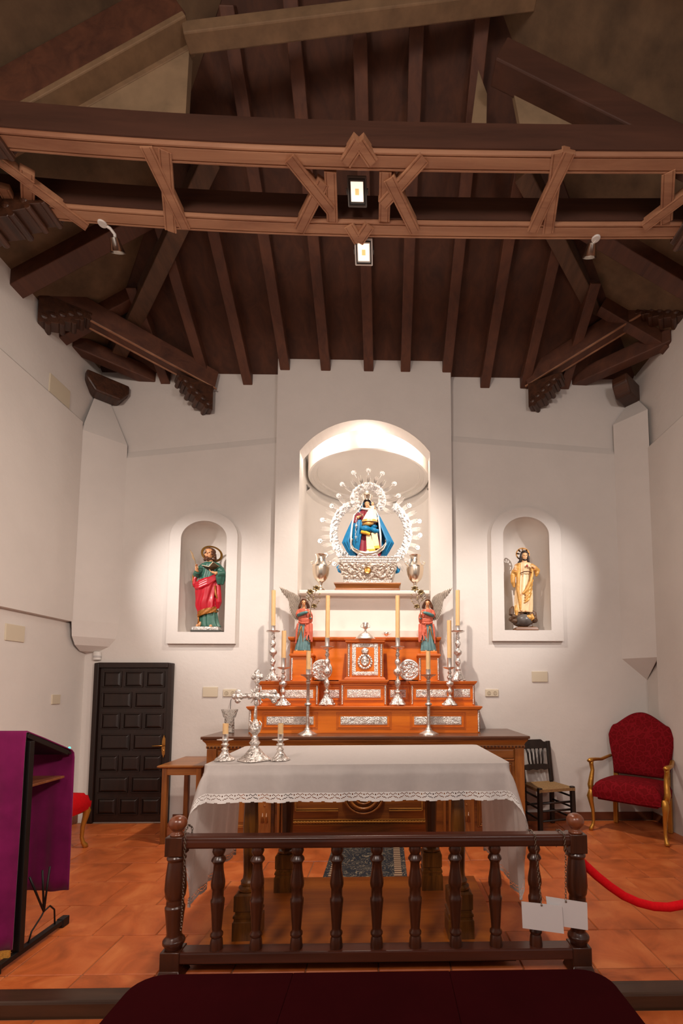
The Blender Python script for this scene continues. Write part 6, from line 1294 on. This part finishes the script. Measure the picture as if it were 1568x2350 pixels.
cr2 = MB(); 
for i in range(36): x = -540+1080*i/35; cr2.ball((x*kV, -335*kV, zv(1655)), (14*kV, 9*kV, 24*kV), 6, 5)
for s in (-1, 1): cr2.tube([(s*190*kV, -300*kV, zv(1575)), (s*150*kV, -300*kV, zv(1535)), (s*100*kV, -300*kV, zv(1560)), (s*60*kV, -300*kV, zv(1505)), (0, -300*kV, zv(1485))], 20*kV, 8); cr2.ball((s*160*kV, -300*kV, zv(1545)), 28*kV, 8, 6); cr2.ball((s*75*kV, -300*kV, zv(1550)), 24*kV, 8, 6)
cr2.ball((0, -300*kV, zv(1530)), 34*kV, 10, 8); cr2.build('crest', M_SIL, VB, smooth=True)
md = MB(); md.lathe([(66*kV, 0), (70*kV, .006), (60*kV, .012), (52*kV, .010)], 24); md.v = [V((p.x, -p.z-(260+70*.55)*kV-.004, p.y+zv(1865))) for p in md.v]; md.build('medallion', M_BRASS, VB, smooth=True, angle=40)
VG = thing('crowned_statue', 'crowned dark-haired statue in blue mantle and maroon dress holding a small child figure', 'statue', (VB.location.x, YV, SHELF+zv(1580)+.001)); F = Fig(VG, 782, 1580, kV)
M_BLUE = plain('blue_satin_mantle', '0b6d9c', .45, 0, .12, 20, .1, spec=.3); M_MAR = plain('maroon_velvet_dress', '7a0f26', .6, 0, .1, 20, sheen=.3); M_WSAT = plain('white_satin_lining', 'e6dcd8', .5); M_GYEL = plain('yellow_gold_cloth', 'd9a128', .45, .1, .15, 60)
b = MB(); F.limb(b, [(770, 1560, 0), (770, 1100, 0), (765, 800, 0), (760, 600, 0), (757, 530, 0)], [80, 90, 70, 62, 50], 14); F.limb(b, [(757, 540, 0), (757, 480, 5)], [46, 42]); oh = F.head(b, (757, 425, 20), 56, 78)
F.limb(b, [(640, 600, 0), (540, 740, 60), (590, 735, 150)], [52, 46, 28]); F.hand(b, (592, 735, 150), (1, -.3, .3), (.3, -.9, .2), 66)
F.limb(b, [(870, 600, 0), (960, 760, 70), (900, 780, 170)], [52, 46, 28]); F.hand(b, (905, 782, 165), (-1, -.1, .3), (0, -1, .2), 66)
bo = b.build('body', M_SKIN2, VG, fuse=.005, relax=2); F.face_marks(bo, oh, 56, 78, M_EYE, M_LIP)
h = MB(); F.ball(h, (757, 400, -6), (72, 72, 66)); F.limb(h, [(716, 385, 52), (757, 362, 64), (798, 385, 52)], [12, 12, 12]); 
for s in (-1, 1): F.limb(h, [(757+s*48, 380, 30), (757+s*64, 430, 20), (757+s*66, 490, 10)], [18, 20, 14])
h.build('hair', M_HAIRD, VG, fuse=.004, relax=1)
dr2 = F.loft([(520, 690, 830), (560, 620, 900), (700, 610, 930), (850, 620, 950), (1100, 590, 1000), (1350, 560, 1050), (1580, 540, 1070)], .62, (10, 10, 0), nr=26); F.limb(dr2, [(640, 600, 10), (545, 720, 60), (525, 830, 80), (530, 880, 80)], [60, 66, 60, 30], 12); dr2.build('maroon_dress', M_MAR, VG, fuse=.006, relax=1)
mt = MB()                                          # mantle: cone open in front, widest at the knees, with radiating folds
rowsM = [(395, 668, 848), (420, 655, 860), (470, 625, 895), (560, 575, 945), (700, 480, 1030), (900, 390, 1130), (1080, 315, 1220), (1230, 262, 1296), (1400, 350, 1205), (1560, 480, 1105)]
def mant(off):
    def f(u, v):
        t_ = max(0, min(.9999, v))*(len(rowsM)-1); i_ = int(t_); q_ = t_-i_; y, xl, xr = (a_*(1-q_)+b_*q_ for a_, b_ in zip(rowsM[i_], rowsM[i_+1])); c = (xl+xr)/2; h = (xr-xl)/2+off; a = radians(-42)+radians(264)*u; r = 1+.028*sin(34*a+2*sin(3*a))*min(1, v*1.8); x = c+h*r*cos(a)
        edge = min(u, 1-u); return F(x, y, -.42*h*r*sin(a)+20)
    return f
mt.grid(mant(0), 260, 37); mo = mt.build('blue_mantle', M_BLUE, VG, smooth=True); sm = mo.modifiers.new('thick', 'SOLIDIFY'); sm.thickness = .006; sm.offset = -1
ib = F.loft([(780, 470, 700, 60), (900, 470, 690, 80), (1100, 470, 660, 95), (1300, 490, 620, 100), (1480, 540, 590, 80)], .5, (8, 9, 0), nr=20); ib.build('blue_drape', M_BLUE, VG, smooth=True)
ln = MB()
for pts in (((650, 420, 40), (600, 560, 80), (500, 690, 130), (465, 900, 170), (445, 1150, 190), (440, 1400, 150)), ((865, 420, 40), (925, 560, 80), (985, 700, 130), (1010, 900, 165), (1035, 1150, 190), (1040, 1400, 150))): F.limb(ln, pts, [8, 10, 13, 17, 19, 14], 10)
ln.build('white_lining', M_WSAT, VG, smooth=True)
vl = F.loft([(322, 700, 815), (370, 655, 858), (440, 640, 878), (510, 650, 870), (545, 610, 900)], .85, (7, 5, 0), arc=(radians(-35), radians(215)), nr=14, d0=6); F.limb(vl, [(640, 525, 70), (757, 560, 110), (880, 525, 70)], [20, 26, 20], 8); vo = vl.build('white_veil', M_WSAT, VG, smooth=True); s_ = vo.modifiers.new('thick', 'SOLIDIFY'); s_.thickness = .005
st_ = MB(); slab(st_, ((745, 1130, 200), (835, 1120, 205), (925, 1425, 190), (760, 1440, 190)), 12); slab(st_, ((845, 1080, 205), (965, 1060, 200), (1015, 1360, 185), (895, 1380, 185)), 12); st_.build('stole', plain('striped_cream_stole', 'e8cfa4', .6, 0, .25, 45), VG, bevel=.002)
fg = MB(); slab(fg, ((758, 1410, 196), (926, 1398, 196), (938, 1450, 192), (765, 1475, 192)), 14); slab(fg, ((893, 1345, 192), (1012, 1325, 192), (1022, 1385, 190), (905, 1400, 190)), 14); F.limb(fg, [(650, 1060, 195), (740, 1085, 225), (825, 1110, 215)], [34, 36, 30], 10); fg.build('gold_fringe', M_GYEL, VG, bevel=.002)
sb = MB(); F.limb(sb, [(655, 990, 150), (740, 1000, 215), (830, 1010, 200)], [62, 66, 50], 12); F.limb(sb, [(840, 990, 200), (920, 1040, 205), (995, 1030, 150)], [46, 52, 40], 12); F.limb(sb, [(870, 900, 140), (940, 960, 140)], [50, 50], 10); sb.build('blue_sash', M_BLUE, VG, smooth=True)
bw = MB(); F.limb(bw, [(690, 880, 150), (780, 900, 220), (880, 870, 180)], [40, 44, 40], 10); bw.build('gold_bow', M_CGOLD, VG, smooth=True)
mo2 = MB(); mp = [(455, 1205, 120), (452, 1320, 150), (500, 1420, 220), (600, 1500, 280), (782, 1535, 310), (960, 1500, 280), (1075, 1400, 220), (1130, 1300, 170), (1150, 1215, 120)]; F.limb(mo2, mp, [12, 24, 36, 42, 44, 42, 36, 24, 12], 12); F.ball(mo2, (455, 1195, 120), 32); F.ball(mo2, (1150, 1205, 120), 34); mo2.build('crescent_moon', M_SGOLD, VG, smooth=True)
sc = MB(); F.limb(sc, [(470, 520, 190), (690, 745, 215)], [7, 9], 8); F.limb(sc, [(500, 505, 190), (570, 490, 190)], 6, 6); F.ball(sc, (545, 590, 195), 16, 8, 6); sc.build('sceptre', M_SGOLD, VG, smooth=True)
ro = MB()
for i in range(26): F.ball(ro, (542+4*sin(i), 760+15*i, 150+3*i), 9, 6, 5)
F.limb(ro, [(545, 1140, 225), (545, 1225, 225)], 7, 6); F.limb(ro, [(515, 1170, 225), (580, 1170, 225)], 7, 6); F.ball(ro, (550, 935, 190), 28, 8, 6); ro.build('rosary', M_SIL, VG, smooth=True)
def crown(F, cx_, cy_, r, h, d):
    m = MB(); cc = F(cx_, cy_, d); kk_ = F.k
    m.lathe([(r*.78*kk_, 0), (r*.8*kk_, h*.06*kk_), (r*.74*kk_, h*.1*kk_), (r*.9*kk_, h*.32*kk_), (r*1.05*kk_, h*.42*kk_), (r*.95*kk_, h*.42*kk_), (r*.7*kk_, h*.1*kk_)], 24, cc, mod=lambda a, z: 1+.05*cos(8*a))
    for i in range(8):
        a = 2*pi*i/8; x, y = cos(a), sin(a); m.ball(cc+V((x*r*kk_, y*r*kk_, h*.46*kk_)), r*.17*kk_, 8, 6); m.tube([cc+V((x*r*.95*kk_, y*r*.95*kk_, h*.4*kk_)), cc+V((x*r*.8*kk_, y*r*.8*kk_, h*.58*kk_)), cc+V((x*r*.4*kk_, y*r*.4*kk_, h*.66*kk_)), cc+V((0, 0, h*.74*kk_))], r*.10*kk_, 6)
    m.ball(cc+V((0, 0, h*.76*kk_)), r*.16*kk_, 8, 6); m.box(cc.x-r*.04*kk_, cc.x+r*.04*kk_, cc.y-.002, cc.y+.002, cc.z+h*.76*kk_, cc.z+h*1.0*kk_); m.box(cc.x-r*.2*kk_, cc.x+r*.2*kk_, cc.y-.002, cc.y+.002, cc.z+h*.87*kk_, cc.z+h*.92*kk_); return m
crown(F, 750, 345, 105, 225, 0).build('crown', M_SGOLD, VG, smooth=True, angle=50)
# the child she holds
CH = thing('child_statue', 'small child figure in a white gold-embroidered dress on the crowned statue\'s arm', 'statue', VG.location); F2 = Fig(CH, 782, 1580, kV)
cb = MB(); F2.limb(cb, [(830, 800, 205), (850, 640, 200), (866, 545, 195), (872, 515, 195)], [26, 24, 20, 16], 10); oh = F2.head(cb, (874, 484, 200), 30, 42); F2.limb(cb, [(845, 560, 200), (800, 540, 235), (790, 525, 245)], [20, 16, 12]); F2.hand(cb, (790, 527, 245), (-.4, -1, .2), (0, 0, 1), 24); F2.limb(cb, [(890, 560, 195), (920, 590, 225), (912, 575, 245)], [20, 16, 12]); F2.hand(cb, (911, 575, 246), (-.2, -1, .3), (0, 0, 1), 24)
cbo = cb.build('body', M_SKIN2, CH, fuse=.004, relax=1); F2.face_marks(cbo, oh, 30, 42, M_EYE, M_LIP)
m = MB(); F2.ball(m, (876, 468, 190), (34, 32, 32)); m.build('hair', M_HAIRB, CH, smooth=True)
wd_ = F2.loft([(520, 845, 900), (560, 815, 925), (650, 765, 940), (760, 700, 960), (850, 660, 968)], .42, (9, 7, 0), d0=200, nr=20); F2.limb(wd_, [(840, 560, 205), (805, 550, 232)], [26, 20]); F2.limb(wd_, [(895, 565, 200), (918, 592, 225)], [26, 20])
wd_.build('white_dress', plain('ivory_brocade_dress', 'f0dcc4', .55, 0, .1, 60, .15), CH, fuse=.005, relax=1)
hm = F2.loft([(815, 668, 962), (835, 660, 968), (858, 656, 972)], .43, (9, 7, 0), d0=200, nr=4, cap=False); hm.build('gold_hem', M_CGOLD, CH, smooth=True)
# ---------------------------------------------------------------- silver sunburst behind the figure
SB = thing('silver_sunburst', 'large silver sunburst aureole with rays and stars around the crowned statue', 'aureole', VB.location.copy()); SB.location.y = YV+.17; SB.location.z = SHELF+zv(1580)+.001
kB = (YV+.17)/1050*1.048/4.355; zb0 = (940+1440/4.355)
G = Fig(SB, 797, 1440, kB)
def ringpt(t):                                     # outline: small ring round the head running into a large ring round the body
    up = [(790+137*cos(a), 800+137*sin(a)) for a in [radians(x) for x in range(140, 401, 20)]]
    lw_ = [(817+362*cos(a), 1130+345*sin(a)) for a in [radians(x) for x in range(-52, 65, 13)]]
    rw_ = [(817-362*cos(a), 1130+345*sin(a)) for a in [radians(x) for x in range(64, -53, -13)]]
    return up, lw_, rw_
up, lw_, rw_ = ringpt(0); path = up+lw_
band = MB()
left = [(817-362*cos(radians(x)), 1130+345*sin(radians(x))) for x in range(52+0, -65, -13)]
left = [(817-362*cos(radians(x)), 1130-345*sin(radians(x))) for x in range(52, -66, -13)][::-1]
full = left+up+lw_
for pts in (up, lw_, left):
    def bf(u, v, pts=pts):
        x, y = cat(pts, u); x2, y2 = cat(pts, min(1, u+.01)); x1, y1 = cat(pts, max(0, u-.01)); L = math.hypot(x2-x1, y2-y1)+1e-6; nx, ny = (y2-y1)/L, -(x2-x1)/L
        a = 2*pi*v; w_ = 40*(1+.10*sin(u*120)); return G(x+nx*w_*cos(a), y+ny*w_*cos(a), 14*sin(a)*(1+.35*sin(u*190)*sin(a*3)))
    band.grid(bf, 160, 16, cv=True)
bo_ = band.build('band', M_SILR, SB, smooth=True)
blo = MB()
for pts in (up, lw_, left):
    L = 0; dense = [cat(pts, i/70) for i in range(71)]
    for i, (x, y) in enumerate(dense):
        if True: blo.ball(G(x+random.uniform(-30, 30), y+random.uniform(-30, 30), 14), (random.uniform(12, 20)*kB, 12*kB, random.uniform(12, 20)*kB), 7, 5)
tag(blo.build('flower_band', M_SIL, bo_, smooth=True), kind='stuff')
ry = MB()
for j, (da, ln_) in enumerate(((-.30, .62), (-.2, .84), (-.1, .96), (0, .86), (.1, 1.0), (.2, .82), (.30, .64))):
    c_, s_ = cos(da), sin(da); wd_ = .0062
    ry.add([(-wd_+s_*.06, .003, 0), (wd_+s_*.06, .003, 0), (s_*.145*ln_+wd_*.5, .002, c_*.145*ln_), (s_*.145*ln_-wd_*.5, .002, c_*.145*ln_), (s_*.06, -.006, 0), (s_*.145*ln_, -.003, c_*.145*ln_)], [(0, 4, 5, 3), (4, 1, 2, 5), (0, 3, 2, 1), (0, 1, 4), (3, 5, 2)])
ray0 = ry.build('ray_burst', M_SIL, SB); first = True
def put(o0, x, y, cx_, cy_, off, flag, sc=1):
    a = atan2(x-cx_, -(y-cy_)); dx, dy = sin(a), -cos(a); o = o0 if flag[0] else o0.copy()
    if not flag[0]: COL.objects.link(o)
    flag[0] = False; o.location = G(x+dx*off, y+dy*off, 0); o.rotation_euler = (0, a, 0); o.scale = (sc, 1, sc); return o
fl = [True]
for i in range(13): a = radians(150+240*i/12); put(ray0, 790+137*cos(a), 800+137*sin(a), 790, 800, 22, fl, .92)
for i in range(11):
    a = radians(-50+112*i/10); put(ray0, 817+362*cos(a), 1130+345*sin(a), 817, 1130, 26, fl); put(ray0, 817-362*cos(a), 1130+345*sin(a), 817, 1130, 26, fl)
sm_ = MB(); n_ = 8
for i in range(n_): a = 2*pi*i/n_; sm_.ball((.022*cos(a), 0, .022*sin(a)), (.012, .006, .012), 6, 5)
sm_.ball((0, -.004, 0), .014, 8, 6); sm_.tube([(0, 0, -.02), (0, 0, -.08)], .003, 5); star0 = sm_.build('star', M_SIL, SB, smooth=True); fl = [True]
for x, y in ((790, 500), (645, 525), (925, 530), (535, 645), (1045, 635), (500, 760), (1085, 755)): put(star0, x, y, 790, 800, 0, fl)
for x, y in ((435, 865), (1190, 855), (345, 1005), (1290, 1010), (325, 1215), (1295, 1150), (380, 1355), (1270, 1275), (1210, 1405), (465, 1440)): put(star0, x, y, 817, 1130, 0, fl)
ps = MB(); G.limb(ps, [(797, 1440, 0), (797, 1330, -6)], 14, 8); 
for s in (-1, 1): G.limb(ps, [(797+s*60, 1440, 0), (797+s*190, 1425, 0)], 18, 8)
ps.build('support', M_SIL, SB, smooth=True)
# blue ribbon ends of the mantle behind the pedestal
for s, px in ((-1, 783), (1, 914)):
    m = MB(); F = Fig(VB, 782, 2275, kV); x = 215 if s < 0 else 1350
    F.limb(m, [(x-s*-10, 1560, -330), (x+s*70, 1640, -345), (x+s*40, 1720, -330), (x-s*10, 1760, -335)], [20, 46, 40, 14], 10); m.build('blue_drapery', M_BLUE, VB, smooth=True)
